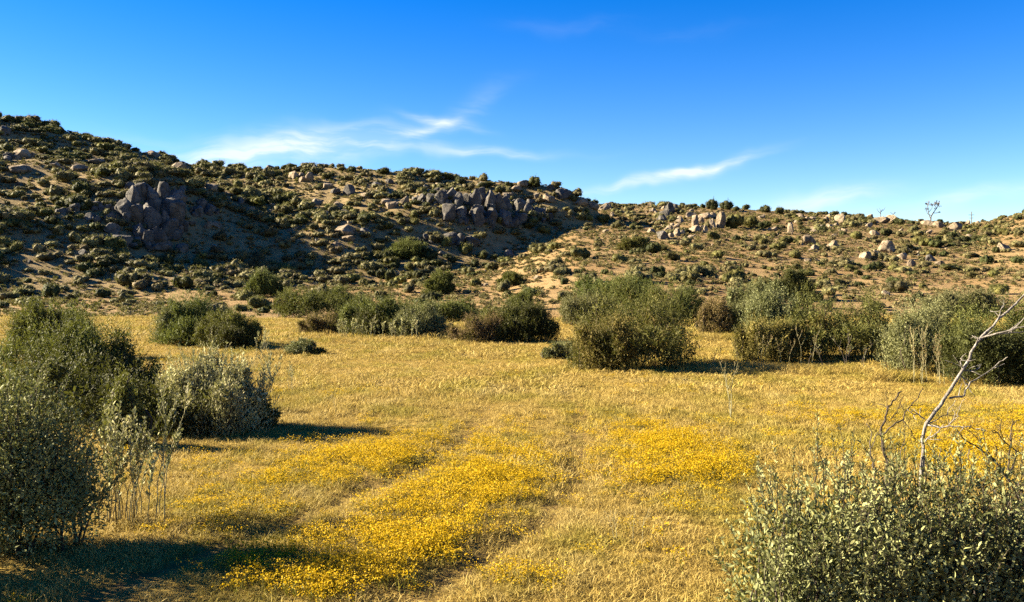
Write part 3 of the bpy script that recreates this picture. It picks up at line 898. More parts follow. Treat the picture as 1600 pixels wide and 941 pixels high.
stem_clump("sagebrush_stems", "clump of tall pale sage stems with sunlit tips beside the nearest leafy bush", "plant", (228, 817), 18, .45, (.80, 1.32), ('stalk', 'silver'), 41, 40, .058, .021, .007, .25)
stem_clump("sagebrush_stems", "thinner dark stemmed sage shoots leaning from the nearest leafy bush", "plant", (172, 820), 12, .33, (.75, 1.2), ('wood', 'sage'), 42, 26, .048, .017, .006, .35)
stem_clump("sagebrush_stems", "silvery upright sage shoots before the black foot of the far thicket", "plant", (560, 529), 16, 1.1, (.45, 1.0), ('stalk', 'silver'), 43, 24, .10, .035, .012, .15)
stem_clump("sagebrush_stems", "short silvery shoots at the end of the far thicket", "plant", (625, 530), 12, .9, (.4, .85), ('stalk', 'silver'), 44, 22, .10, .035, .012, .15)
stem_clump("sagebrush_stems", "few pale shoots before the dry tan bush of the far thicket", "plant", (532, 528), 5, .35, (.6, 1.0), ('stalk', 'silver'), 45, 20, .10, .03, .012, .15)
stem_clump("sagebrush_stems", "slim pale shoots beside the dark stemmy bush with grey top", "plant", (405, 552), 6, .5, (.5, 1.0), ('stalk', 'silver'), 46, 16, .07, .022, .010, .2)
stem_clump("sagebrush_stems", "bright upright sage tips rising through the silvery sage bush", "plant", (338, 672), 34, 1.0, (.85, 1.38), ('stalk', 'silver'), 55, 34, .062, .016, .008, .25, "leafy_stem", None, .55)
stem_clump("weed_stalk", "tall pale dry weed stalk alone in the open meadow", "weed", (1136, 655), 3, .12, (.75, 1.15), ('stalk', 'tan'), 47, 22, .05, .012, .007, .18, "stalk", None, .2)
stem_clump("weed_stalk", "short pale weed stalks near tyre ruts in the grass", "weed", (985, 850), 4, .22, (.22, .42), ('stalk', 'tan'), 48, 10, .025, .006, .003, .1, "stalk", None, .3)
stem_clump("weed_stalk", "lone thin weed stalk by the shadow of the dark bush", "weed", (525, 645), 2, .08, (.28, .42), ('stalk', 'tan'), 49, 8, .03, .007, .004, .1, "stalk", None, .3)
stem_clump("weed_stalk", "pale twiggy stalks in front of the broad stemmy bush", "weed", (1228, 575), 7, 1.0, (.7, 1.4), ('stalk', 'tan'), 50, 22, .06, .016, .006, .2, "stalk", None, .4)
stem_clump("weed_stalk", "grey bare stalks at the shaded end of the broad stemmy bush", "weed", (1330, 572), 10, 1.5, (.5, 1.1), ('hill_dead', 'sage'), 51, 8, .06, .018, .006, .35, "stalk", None, .4)
stem_clump("weed_stalk", "upright tan stalks before the pale sage green stemmy bush", "weed", (1455, 600), 10, .55, (.7, 1.4), ('stalk', 'tan'), 52, 26, .07, .014, .006, .2, "stalk", None, .3)
stem_clump("weed_stalk", "slim grass stalks beside the silvery sage bush", "weed", (428, 610), 8, .6, (.5, 1.0), ('stalk', 'sage'), 53, 14, .06, .012, .006, .2, "stalk", None, .3)
stem_clump("weed_stalk", "slender shaded stalks standing in the lone olive bush's shadow", "weed", (1112, 575), 4, .4, (.35, .7), ('stalk', 'tan'), 54, 10, .05, .012, .007, .1, "stalk", None, .3)

# mounds of dry tall grass along the bushes
def mound(label, px, py, hwpx, h, seed, mat='grass', n=420):
    rng = np.random.default_rng(seed)
    x0, d0, z0 = spot(px, py)
    rad = hwpx / FPX * d0
    V, Q, T = blade_clump(rng, n, rad, h, .018, 1.0, None, .15)
    V = V * np.array([1, .55, 1])
    o = link("grass_mound", mk_mesh("grass_mound", V, [Q, T], [M[mat]]), None, (x0, d0, z0))
    return tag(o, label, "grass mound", "mounds of dry grass beside bushes")


mound("pale dry grass mound before the pale sage green stemmy bush", 1400, 596, 44, .42, 61, n=900)
mound("golden grass mound in front of the broad stemmy bush's dark base", 1300, 583, 80, .30, 62, n=1300)
mound("straw grass mound at the foot of the rusty brown bush", 1235, 578, 46, .24, 63, n=700)
mound("long dry grass mound between far thicket and dry straw coloured bush", 690, 540, 60, .35, 64, n=800)
mound("straw grass mound in the sunny gap beside the lone olive bush", 1120, 532, 36, .5, 65, n=700)
mound("grey green grass mound beneath the silvery shoots of the far thicket", 560, 534, 70, .4, 66, n=900)
mound("tall dry grass mound at the foot of the dark stemmy bush with grey top", 420, 556, 26, .3, 67, n=400)
mound("low straw grass mound fringing the dark shadow of the lone olive bush", 1030, 590, 110, .14, 68, n=900)

# ------------------------------------------------------------------ near bushes: shoot by shoot
def shoot_mesh(rng, ln, leaves, L, W, mats):
    g = Geo()
    a = rng.random() * 6.283
    s = np.linspace(0, 1, 6)
    bend = .10 + .14 * rng.random()
    pts = np.stack([np.cos(a) * bend * s ** 2 * ln, np.sin(a) * bend * s ** 2 * ln, ln * s], 1)
    pts[1:-1] += rng.normal(size=(4, 3)) * .008
    g.tube(pts, np.linspace(.0042, .0015, 6), 3, 0)
    t = np.sort(.12 + .88 * rng.random(leaves) ** .8)
    P = np.stack([np.interp(t, s, pts[:, k]) for k in range(3)], 1)
    az = np.arange(leaves) * 2.4 + rng.random(leaves)
    lift = .35 + .9 * t + .3 * rng.random(leaves)
    D = unit(np.stack([np.cos(az), np.sin(az), lift], 1))
    sz = (.6 + .6 * rng.random(leaves)) * (1.1 - .45 * t)
    V, Q, T = broad_leaves(P, D, L * sz, W * sz, rng, .18)
    g.add(V, Q, T, 1)
    return g.mesh("leafy_shoot", mats)


def near_bush(label, base_xy, lobes, mats, seed, n_shoot, n_fill, L, W, shoot_len):
    rng = np.random.default_rng(seed)
    x0, d0 = base_xy
    z0 = float(height(x0, d0))
    t = thing("leafy_bush", label, "bush", (x0, d0, z0), "leafy bushes close by")
    protos = [shoot_mesh(rng, shoot_len * (.75 + .5 * rng.random()), 30, L, W, mats) for _ in range(9)]
    lob = np.array(lobes, float)
    area = lob[:, 3] * lob[:, 5] + lob[:, 4] * lob[:, 5]
    for i in range(n_shoot):
        l = lob[rng.choice(len(lob), p=area / area.sum())]
        d = rng.normal(size=3); d[2] = abs(d[2]) * 1.5 - .10; d /= np.linalg.norm(d)
        if d[1] > .55: d[1] *= -1                      # more of them on the open side of the bush
        r = .82 + .26 * rng.random() ** 1.5
        p = l[:3] + d * l[3:] * r
        if p[2] < .08: continue
        ax = unit(d * np.array([.6, .6, .3]) + np.array([0, 0, .75]) + rng.normal(size=3) * .16)
        p = p - ax * shoot_len * .55
        o = link("leafy_shoot", protos[i % 9], t, p)
        q = Vector(ax).to_track_quat('Z', 'Y')
        q.rotate(Vector((0, 0, 0)).to_track_quat('Z', 'Y')) if False else None
        o.rotation_euler = q.to_euler()
        o.scale = (1, 1, 1) if i % 2 else (-1, 1, 1)
    V, Q, T = None, None, None
    k = rng.choice(len(lob), n_fill, p=area / area.sum())
    d = unit(rng.normal(size=(n_fill, 3)))
    P = lob[k, :3] + d * lob[k, 3:] * (.12 + .84 * rng.random(n_fill) ** .7)[:, None] * (1 + .35 * vnoise(d[:, 0] * 4 + 9, d[:, 2] * 4 + d[:, 1] * 3, 31))[:, None]
    ok = P[:, 2] > .04
    P, d = P[ok], d[ok]
    D = unit(d * .5 + rng.normal(size=P.shape) * .7 + np.array([0, 0, .45]))
    sz = .6 + .6 * rng.random(len(P))
    V, Q, T = broad_leaves(P, D, L * 1.05 * sz, W * 1.15 * sz, rng)
    k = rng.choice(len(lob), n_fill // 4, p=area / area.sum())
    d = unit(rng.normal(size=(len(k), 3)))
    P = lob[k, :3] + d * lob[k, 3:] * (.62 * rng.random(len(k)) ** .5)[:, None]
    P[:, 2] = np.maximum(P[:, 2], .04)
    V2, Q2, T2 = broad_leaves(P, unit(rng.normal(size=P.shape)), L * 1.15, W * 1.7, rng)
    Q, T, V = np.vstack([Q, Q2 + len(V)]), np.vstack([T, T2 + len(V)]), np.vstack([V, V2])
    tag(link("foliage", mk_mesh("foliage", V, [Q, T], [mats[1]]), t), kind="stuff")
    g = stems(rng, lobes, 46, .014, .85, .07)
    tag(link("stems", g.mesh("stems", [M['wood']]), t), kind="stuff")
    return t


near_bush("pale grey green leafy bush growing around the foot of the dead leaning tree", (2.62, 6.1), [
    (-.78, .05, .42, .46, .50, .70), (-.40, .0, .50, .52, .60, .78), (.05, -.05, .52, .60, .62, .76), (.50, .10, .52, .55, .60, .80), (.95, .05, .50, .60, .6, .78), (.1, .45, .45, .8, .5, .70), (-.85, -.35, .28, .36, .35, .50)],
    [M['wood'], M['near']], 71, 300, 22000, .044, .0138, .42)
near_bush("tall pale leafy bush in front of the big dark green bush", (-4.72, 8.35), [
    (.30, -.1, .80, .55, .6, .78), (-.10, 0, .95, .62, .7, .84), (.62, 0, .52, .36, .45, .58), (-.70, .15, .50, .55, .5, .5), (.2, -.3, .42, .62, .5, .50), (-.95, -.75, .70, .70, .5, .95), (-.85, -1.4, .62, .65, .6, .90)],
    [M['wood'], M['near_dark']], 72, 300, 30000, .047, .0150, .40)

# ------------------------------------------------------------------ dead trees
def px_path(pts, d):
    """(column, row, depth offset) of the photograph to points at distance d"""
    return np.array([((px - CX) / FPX * (d + o), d + o, CAMZ + (HY - py) / FPX * (d + o)) for px, py, o in pts])


def wiggle(p, rng, amp, sub=3):
    s = np.linspace(0, len(p) - 1, (len(p) - 1) * sub + 1)
    q = np.stack([np.interp(s, np.arange(len(p)), p[:, k]) for k in range(3)], 1)
    q[1:-1] += rng.normal(size=(len(q) - 2, 3)) * amp
    return q


def dead_tree(name, label, cat, d, trunk, limbs, mat, seed, r0, r1, base_drop, extra=0):
    rng = np.random.default_rng(seed)
    P = px_path(trunk, d)
    bx, by = P[0, 0] + .02, P[0, 1]
    bz = float(height(bx, by))
    P = np.vstack([[(bx - base_drop, by, bz - .05)], P])
    t = thing(name, label, cat, (bx, by, bz))
    o = np.array([bx, by, bz])
    g = Geo()
    tp = wiggle(P - o, rng, .006)
    g.tube(tp, np.linspace(r0, r1, len(tp)) * (1 + .12 * rng.normal(size=len(tp))), 7)
    link("trunk", g.mesh("trunk", [M[mat]], True), t)
    for pts, ra, rb in limbs:
        g = Geo()
        q = wiggle(px_path(pts, d) - o, rng, .005)
        g.tube(q, np.linspace(ra, rb, len(q)), 5)
        for k in range(extra):                          # twigs along the limb
            i = rng.integers(1, len(q) - 1)
            dirn = unit(q[i] - q[i - 1]) + rng.normal(size=3) * .7
            ln = .05 + .10 * rng.random()
            e = q[i] + unit(dirn) * ln
            g.tube(np.stack([q[i], (q[i] + e) / 2 + rng.normal(size=3) * .01, e]), [rb * 1.2, rb, rb * .6], 3)
        link("branch", g.mesh("branch", [M[mat]], True), t)
    return t


dead_tree("dead_tree", "bleached dead tree leaning out of the pale grey green leafy bush", "dead tree", 6.75,
    [(1438, 760, 0), (1442, 700, 0), (1446, 664, .02), (1470, 632, .05), (1492, 598, .08), (1514, 560, .12), (1532, 528, .15), (1560, 500, .2), (1600, 462, .25), (1640, 425, .3)],
    [([(1531, 529, .15), (1560, 522, .05), (1585, 513, 0), (1615, 506, -.05)], .008, .004),
     ([(1560, 522, .05), (1580, 521, .1), (1612, 517, .2)], .005, .003),
     ([(1557, 503, .19), (1562, 490, .2), (1567, 477, .2)], .005, .002),
     ([(1448, 664, .02), (1470, 668, -.1), (1490, 664, -.15), (1515, 668, -.2), (1530, 671, -.2)], .008, .003),
     ([(1483, 664, -.12), (1495, 650, -.1), (1500, 640, -.1)], .004, .002),
     ([(1484, 622, .06), (1505, 618, .1), (1515, 598, .15), (1540, 584, .2), (1560, 570, .2), (1572, 559, .2)], .008, .003),
     ([(1505, 578, .1), (1520, 581, .1), (1530, 586, .15)], .004, .003),
     ([(1500, 586, .1), (1508, 598, .1), (1511, 602, .12)], .005, .003),
     ([(1446, 690, 0), (1462, 678, -.1), (1474, 664, -.15)], .006, .003),
     ([(1448, 664, .02), (1463, 655, .1), (1480, 648, .1), (1493, 625, .15)], .005, .002),
     ([(1504, 577, .1), (1502, 566, .1), (1501, 560, .1)], .005, .003),
     ([(1524, 540, .13), (1527, 532, .13), (1529, 527, .13)], .005, .003),
     ([(1444, 655, 0), (1438, 648, 0), (1425, 646, -.05), (1418, 640, -.05)], .006, .003)], 'dead', 81, .015, .007, .0, 4)
dead_tree("dead_sapling", "dark crooked dead sapling beside the bleached leaning tree", "dead tree", 6.9,
    [(1386, 745, 0), (1383, 710, 0), (1379, 690, 0), (1376, 668, .02), (1385, 652, .02), (1390, 637, .02), (1398, 624, .02), (1408, 612, .02)],
    [([(1378, 680, 0), (1395, 665, -.05), (1410, 655, -.05), (1418, 640, -.05), (1432, 622, -.1), (1442, 608, -.1)], .007, .003),
     ([(1390, 640, 0), (1382, 634, .05), (1373, 632, .08)], .004, .002),
     ([(1392, 655, 0), (1402, 645, .1), (1408, 628, .1)], .004, .002),
     ([(1380, 688, 0), (1392, 684, .1), (1398, 682, .1)], .004, .002),
     ([(1410, 655, -.05), (1420, 668, -.1), (1432, 690, -.1)], .004, .002)], 'twig', 82, .014, .005, .0, 2)
dead_tree("dead_sapling", "thin grey dead twigs rising beside the dark crooked sapling", "dead tree", 6.8,
    [(1366, 735, 0), (1362, 715, 0), (1359, 692, 0), (1362, 676, 0), (1354, 662, 0)],
    [([(1361, 700, 0), (1367, 690, .05), (1372, 676, .05)], .003, .002), ([(1412, 745, .05), (1406, 728, .05), (1409, 700, .05), (1415, 684, .05)], .004, .002)], 'hill_dead', 83, .006, .003, .0, 1)
dead_tree("dead_sapling", "tangled dark dead branches over the flowers at the grey dry bush", "dead tree", 6.6,
    [(1590, 780, 0), (1575, 745, 0), (1555, 722, 0), (1530, 700, 0), (1510, 690, 0), (1496, 672, 0)],
    [([(1555, 722, 0), (1540, 700, -.1), (1522, 680, -.1), (1505, 665, -.1)], .005, .002), ([(1575, 745, 0), (1590, 705, .1), (1570, 690, .1), (1552, 672, .1)], .007, .003),
     ([(1590, 705, .1), (1605, 715, .1), (1630, 708, .1)], .006, .003), ([(1575, 735, 0), (1578, 700, .05), (1580, 672, .05), (1582, 655, .05)], .006, .003),
     ([(1560, 760, -.1), (1556, 740, -.1), (1560, 720, -.1), (1558, 700, -.1)], .004, .002), ([(1570, 690, .1), (1562, 672, .1), (1565, 655, .1)], .003, .002)], 'twig', 84, .011, .004, .0, 4)
dead_tree("dead_sapling", "pale thin dead twigs poking above the pale grey green leafy bush", "dead tree", 6.4,
    [(1478, 770, 0), (1470, 745, 0), (1466, 720, 0), (1470, 700, 0)],
    [([(1490, 765, .1), (1500, 735, .1), (1488, 715, .1), (1484, 700, .1)], .003, .002), ([(1452, 765, -.1), (1447, 740, -.1), (1432, 722, -.1)], .004, .002),
     ([(1515, 765, 0), (1522, 735, 0), (1512, 715, 0), (1515, 702, 0)], .003, .002)], 'hill_dead', 85, .004, .002, .0, 2)
bush('dry grey twiggy bush at the end of the pale grey green leafy bush', [(1590, 735, 40, -.2, 0, 0), (1640, 740, 60, 0, 0, 0), (1570, 770, 30, -.3, 0, 0)], (1600, 955), ('tan',), 86, 1.3, leaf=(.03, .007), slen=.22, up=.8, name="dry_bush", stem_n=60, stem_mat='hill_dead')

# ------------------------------------------------------------------ rocks
def ico(sub):
    import bmesh
    bm = bmesh.new()
    bmesh.ops.create_icosphere(bm, subdivisions=sub, radius=1.0)
    V = np.array([v.co[:] for v in bm.verts]); F = np.array([[v.index for v in f.verts] for f in bm.faces])
    bm.free()
    return V, F


ICO3, ICO2, ICO1 = ico(4), ico(2), ico(2)


def rock_mesh(seed, scale, mat, base=ICO3, cuts=9, rough=.10, boxy=.45):
    """a boulder: a ball cut by joint planes, then weathered"""
    rng = np.random.default_rng(seed)
    V = base[0] / (np.abs(base[0]).max(1, keepdims=True) ** boxy)   # between a ball and a block
    for k in range(cuts):
        n = unit(rng.normal(size=3) * np.array([1, 1, .8]))
        c = .58 + .40 * rng.random()
        dd = V @ n - c
        V = V - np.where(dd > 0, dd * .96, 0)[:, None] * n
    th, ph = np.arctan2(V[:, 1], V[:, 0]), V[:, 2]
    r = 1 + rough * 1.6 * fbm(V[:, 0] * 1.7 + 5 + V[:, 2], V[:, 1] * 1.7 + V[:, 2] * 1.3, seed, 4) + rough * .8 * fbm(V[:, 0] * 5 + V[:, 2] * 3, V[:, 1] * 5 - V[:, 2] * 2, seed + 3, 3)
    V = V * r[:, None] * np.array(scale)
    return mk_mesh("boulder", V, [base[1]], [M[mat]])


rock_protos = {'tan': [rock_mesh(200 + k, (1, .9 + .2 * (k % 2), .80), 'rock') for k in range(7)],
               'grey': [rock_mesh(230 + k, (1, .95, .80), 'grey_rock') for k in range(6)]}


def crag(label, blocks, seed, grp="rocky crags on the hill"):
    """blocks: (column, row of the foot, row of the top, width px, lean deg)"""
    rng = np.random.default_rng(seed)
    cx = np.mean([b[0] for b in blocks]); cy = max(b[1] for b in blocks)
    x0, d0, z0 = spot(cx, cy)
    t = thing("rocky_crag", label, "rock outcrop", (x0, d0, z0), grp)
    extra = []
    for (px, foot, top, w, lean) in blocks:             # smaller broken pieces on and about the big ones
        for k in range(3):
            q = foot - (foot - top) * (.05 + .75 * rng.random())
            hh = (foot - top) * (.22 + .2 * rng.random())
            extra.append((px + rng.normal() * w * .45, min(q + hh * .5, foot + 3), q - hh * .5, w * (.32 + .25 * rng.random()), rng.normal() * 14))
    for i, (px, foot, top, w, lean) in enumerate(list(blocks) + extra):
        d = ground_d(px, foot) - (.9 if i >= len(blocks) else 0)
        w = w * (.9 if i < len(blocks) else 1)
        x = (px - CX) / FPX * d
        zt, zf = CAMZ + (HY - top) / FPX * d, CAMZ + (HY - foot) / FPX * d
        hw = w / FPX * d * .5
        me = rock_mesh(seed * 50 + i, (hw * 1.12, hw * (.9 + .4 * rng.random()), (zt - zf) * .46 + .3), 'grey_rock', ICO3, 14, .08, .8)
        me.name = "rock_block"
        o = link("rock_block", me, t, (x - x0, d + .3 - d0, (zt + zf) / 2 - .25 - z0))
        o.rotation_euler = (rng.normal() * .22, math.radians(lean) + rng.normal() * .22, rng.random() * 6.28 if abs(lean) < 1 else rng.normal() * .5)
    return t


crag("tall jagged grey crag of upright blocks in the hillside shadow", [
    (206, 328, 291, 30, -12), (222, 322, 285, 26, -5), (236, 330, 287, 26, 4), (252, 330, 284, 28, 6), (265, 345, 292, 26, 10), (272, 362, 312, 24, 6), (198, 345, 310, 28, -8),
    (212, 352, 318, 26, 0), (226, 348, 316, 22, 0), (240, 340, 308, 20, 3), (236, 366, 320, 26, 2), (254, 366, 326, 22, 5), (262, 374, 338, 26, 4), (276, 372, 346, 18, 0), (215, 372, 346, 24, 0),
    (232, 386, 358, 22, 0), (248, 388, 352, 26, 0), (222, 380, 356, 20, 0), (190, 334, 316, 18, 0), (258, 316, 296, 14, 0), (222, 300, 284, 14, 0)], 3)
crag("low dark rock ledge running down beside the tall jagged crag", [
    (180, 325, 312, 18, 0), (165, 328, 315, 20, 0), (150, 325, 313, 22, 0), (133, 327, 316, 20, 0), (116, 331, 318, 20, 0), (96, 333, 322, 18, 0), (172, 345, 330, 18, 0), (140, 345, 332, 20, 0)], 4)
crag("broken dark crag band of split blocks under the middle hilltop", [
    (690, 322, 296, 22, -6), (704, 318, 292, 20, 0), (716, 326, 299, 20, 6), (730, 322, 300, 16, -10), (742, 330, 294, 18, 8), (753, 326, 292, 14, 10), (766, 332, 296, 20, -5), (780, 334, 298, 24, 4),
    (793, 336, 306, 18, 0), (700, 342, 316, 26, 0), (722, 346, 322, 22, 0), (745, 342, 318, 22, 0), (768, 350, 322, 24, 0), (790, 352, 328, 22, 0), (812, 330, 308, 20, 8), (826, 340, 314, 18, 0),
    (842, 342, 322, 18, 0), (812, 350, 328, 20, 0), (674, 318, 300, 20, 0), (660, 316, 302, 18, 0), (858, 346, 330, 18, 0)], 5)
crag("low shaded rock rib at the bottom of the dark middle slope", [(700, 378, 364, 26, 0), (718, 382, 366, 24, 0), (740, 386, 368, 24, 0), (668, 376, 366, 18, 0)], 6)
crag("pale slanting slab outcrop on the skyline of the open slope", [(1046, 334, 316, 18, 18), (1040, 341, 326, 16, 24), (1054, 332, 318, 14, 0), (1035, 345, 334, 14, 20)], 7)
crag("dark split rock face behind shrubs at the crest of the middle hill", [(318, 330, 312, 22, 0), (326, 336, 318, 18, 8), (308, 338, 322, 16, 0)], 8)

BOULDERS = "boulders strewn over the hills"


def boulder(px, foot, w, h, kind='tan', label=None, seed=0, lean=0.0, cat="boulder", nm="boulder"):
    rng = np.random.default_rng(int(px * 7 + foot * 13) + seed)
    x, d, z = spot(px, foot - min(2.0, h * .15))
    me = rock_protos[kind][rng.integers(len(rock_protos[kind]))]
    o = link(nm, me, None, (x, d, z + h / FPX * d * .30))
    s = d / FPX
    o.scale = (w * s * .56, w * s * .52, h * s * .92)
    o.rotation_euler = (rng.normal() * .15, math.radians(lean) + rng.normal() * .1, rng.random() * 6.28)
    return tag(o, label, cat, BOULDERS), (px, foot - h / 2, h, d)


# boulders one can name: (column, foot row, width, height, colour, label)
NAMED = [
    (1086, 359, 14, 22, 'tan', "upright oval boulder with one bright edge above the boulder row", 0), (1126, 358, 15, 26, 'tan', "tall leaning white boulder at the dark shrub thicket", 8),
    (1113, 360, 9, 16, 'tan', "narrow upright stone just beside the tall leaning white boulder", -5), (1087, 366, 20, 13, 'tan', "broad dark faced boulder under the upright oval boulder", 0),
    (1102, 366, 8, 11, 'tan', "small bright stone between broad dark boulder and tall leaning boulder", 0), (1058, 370, 11, 10, 'tan', "round boulder with dark side in the middle of the boulder row", 0),
    (1048, 372, 9, 8, 'tan', "rounded sunlit stone near the end of the boulder row", 0), (1066, 369, 8, 8, 'tan', "small bright stone after the round dark sided boulder", 0), (1036, 375, 20, 12, 'grey', "low dark boulder at the lower end of the boulder row", 0),
    (1095, 350, 9, 9, 'tan', "bright blocky stone beside the upright oval boulder's top", 0), (1100, 342, 24, 8, 'tan', "long pale slab above the upright oval boulder", 12), (1235, 368, 12, 18, 'tan', "tall pale stone on the slope beyond the shrub thicket", 5),
    (1383, 397, 24, 19, 'tan', "pyramid shaped boulder standing out on the sandy slope", 0), (1300, 392, 14, 14, 'tan', "upright square boulder on the slope before the pyramid boulder", 0), (1352, 407, 20, 14, 'tan', "broad boulder with dark side below the upright square boulder", 0),
    (1264, 384, 22, 14, 'tan', "jagged pale boulder pair among shrubs on the open slope", 10), (1410, 407, 14, 12, 'tan', "pale round boulder half hidden by a shrub below the pyramid boulder", 0), (1453, 410, 14, 10, 'grey', "rounded boulder with black shaded side on the sandy slope", 0),
    (1468, 417, 13, 9, 'tan', "flat boulder with shaded foot beside the black sided boulder", 0), (1424, 418, 12, 10, 'tan', "bright pointed stone below the pale round boulder", 0), (1358, 357, 11, 8, 'tan', "single round boulder below the ridge mound", 0),
    (1313, 350, 16, 14, 'tan', "blocky boulder on the upper slope near the ridge mound", 0), (1375, 350, 24, 10, 'tan', "cluster of pale rocks on the ridge mound", 0), (1395, 348, 18, 10, 'tan', "flat pale boulder at the shaded end of the ridge mound", 0),
    (1450, 354, 18, 9, 'tan', "boulder on the ridge just beneath the skyline tree", 0), (1466, 357, 16, 9, 'tan', "low boulder on the ridge beyond the skyline tree", 0), (1330, 417, 12, 9, 'tan', "small half shaded stone at the edge of the bare sand", 0),
    (1262, 412, 11, 8, 'tan', "small pale stone under the jagged pale boulder pair", 0), (1384, 462, 10, 7, 'tan', "small stone just above the broad stemmy bush", 0),
    (1490, 362, 22, 12, 'tan', "wide low boulder where the ridge dips", 0),
    (33, 250, 24, 14, 'tan', "big smooth tan boulder high on the shrubby hill", 0), (54, 249, 14, 10, 'tan', "tan boulder touching the big smooth boulder high on the hill", 0), (32, 270, 28, 10, 'tan', "long tan boulder below the big smooth boulder", 0),
    (8, 212, 16, 14, 'grey', "grey boulder near the top edge of the shrubby hill", 0), (280, 266, 18, 11, 'tan', "pale split boulder just below the skyline dip", 0), (240, 246, 20, 8, 'tan', "flat pale boulder on the skyline slope above the jagged crag", 0),
    (150, 257, 26, 9, 'tan', "wide sandy boulder in the grass above the rock ledge", 0), (125, 268, 24, 8, 'tan', "low sandy boulder below the wide sandy boulder", 0), (330, 298, 22, 10, 'tan', "long pale boulder in the gully beside the jagged crag", 0),
    (174, 367, 22, 15, 'grey', "rounded grey boulder in the shadow below the rock ledge", 0), (258, 390, 22, 14, 'grey', "grey boulder at the foot of the jagged crag", 0), (285, 397, 18, 13, 'grey', "bright angular boulder alone at the bottom of the dark hollow", 0),
    (192, 384, 26, 14, 'grey', "large dull boulder below the rounded grey boulder", 0), (272, 378, 26, 16, 'grey', "dark boulder leaning on the end of the jagged crag", 0), (250, 394, 34, 11, 'grey', "flat grey slab under the foot of the jagged crag", 0),
    (325, 359, 12, 11, 'tan', "small half lit boulder on the lit strip beside the dark hollow", 0),
    (747, 352, 24, 22, 'grey', "large pale smooth boulder under the broken crag band", 0), (792, 354, 18, 14, 'grey', "rounded dull boulder beside the large pale smooth boulder", 0), (803, 357, 16, 14, 'grey', "grey boulder half buried below the broken crag band", 0),
    (604, 323, 18, 11, 'tan', "pale boulder pair above the middle slope's shrubs", 0), (612, 327, 15, 11, 'tan', "sunlit boulder just below the pale boulder pair", 0), (632, 322, 12, 13, 'tan', "upright pale stone beside the sunlit boulder", 0),
    (494, 322, 18, 10, 'tan', "rounded sunlit stone on the grassy upper slope", 0), (530, 326, 16, 9, 'tan', "pale flat stone on the grassy upper slope", 0), (538, 368, 28, 14, 'tan', "cluster of grey rocks in the middle of the shrubby slope", 0),
    (546, 378, 18, 10, 'tan', "wide pale stone below the cluster of grey rocks", 0), (545, 306, 18, 14, 'grey', "grey boulder under the middle skyline", 0), (512, 296, 14, 10, 'tan', "tan stone below the skyline of the middle hill", 0),
    (482, 286, 14, 14, 'tan', "tall tan boulder just under the middle skyline", 0), (460, 280, 18, 10, 'tan', "low tan boulder on the middle skyline", 0), (818, 292, 20, 9, 'tan', "pale boulder among the rocks beneath the skyline bush", 0),
    (858, 316, 16, 11, 'tan', "rounded pale boulder on the rocky point of the hill", 0), (805, 301, 18, 8, 'tan', "pale flat boulder before the skyline bush", 0), (880, 312, 24, 14, 'grey', "dark boulder on the steep end of the hill", 0),
    (908, 322, 20, 9, 'tan', "sandy boulder where the hill end meets the open slope", 0), (928, 329, 16, 10, 'tan', "pale rock at the top of the saddle", 0), (945, 330, 18, 11, 'tan', "pale blocky rock on the saddle skyline", 0)]
ITEMS = []                                              # what stands on the hills: (object, column, row, height px, kind words)
for (px, foot, w, h, kd, lab, lean) in NAMED:
    o, info = boulder(px, foot, w, h, kd, lab, 1, lean)

# ------------------------------------------------------------------ shrubs of the hills
def hill_shrub_mesh(seed, mat, leaf, n, flat=1.0, lobes_n=6, up=.5, heart=.70):
    rng = np.random.default_rng(seed)
    lobes = [(0, 0, .38, .62, .62, .58)]
    for k in range(lobes_n):
        a = rng.random() * 6.283
        r = .32 + .25 * rng.random()
        s = .36 + .22 * rng.random()
        lobes.append((math.cos(a) * r, math.sin(a) * r, .28 + .3 * rng.random(), s, s, s * .95))
    V, Q, _, _ = foliage(rng, lobes, n, .26, leaf, leaf * .42, 5, up, .8, inner=int(n * .5), rmin=.62)
    T = []
    for (cx_, cy_, cz_, ra, rb, rc) in (lobes if heart else []):   # solid core added inside each lobe so the shrub shades itself
        Cv = ICO1[0] * (1 + .22 * rng.normal(size=(len(ICO1[0]), 1)))
        Cv = Cv * np.array([ra, rb, rc]) * heart + np.array([cx_, cy_, cz_])
        Cv[:, 2] = np.maximum(Cv[:, 2], -.05)
        T.append(ICO1[1] + len(V)); V = np.vstack([V, Cv])
    V[:, 2] *= flat
    return mk_mesh("shrub", V, [Q] + ([np.vstack(T)] if T else []), [M[mat]])


KINDS = {}
for mi, (mat, words_) in enumerate([('hill_dark', 'dark green'), ('hill_olive', 'olive green'), ('hill_sage', 'grey green'), ('hill_tan', 'straw coloured')]):
    for k, (fl, nl, up, shape) in enumerate([(1.0, 5, .5, 'rounded'), (.8, 7, .4, 'spreading'), (1.25, 4, .9, 'upright')]):
        KINDS[(mi, k)] = (hill_shrub_mesh(300 + mi * 10 + k, mat, .105 if mi < 3 else .12, 420 if mi < 3 else 260, fl, nl, up), words_, shape)

rng = np.random.default_rng(2024)
def scatter_zone(n, xr, yr, fn):
    x = xr[0] + (xr[1] - xr[0]) * rng.random(n); y = yr[0] + (yr[1] - yr[0]) * rng.random(n)
    p = fn(x, y)
    k = rng.random(n) < p
    return x[k], y[k]


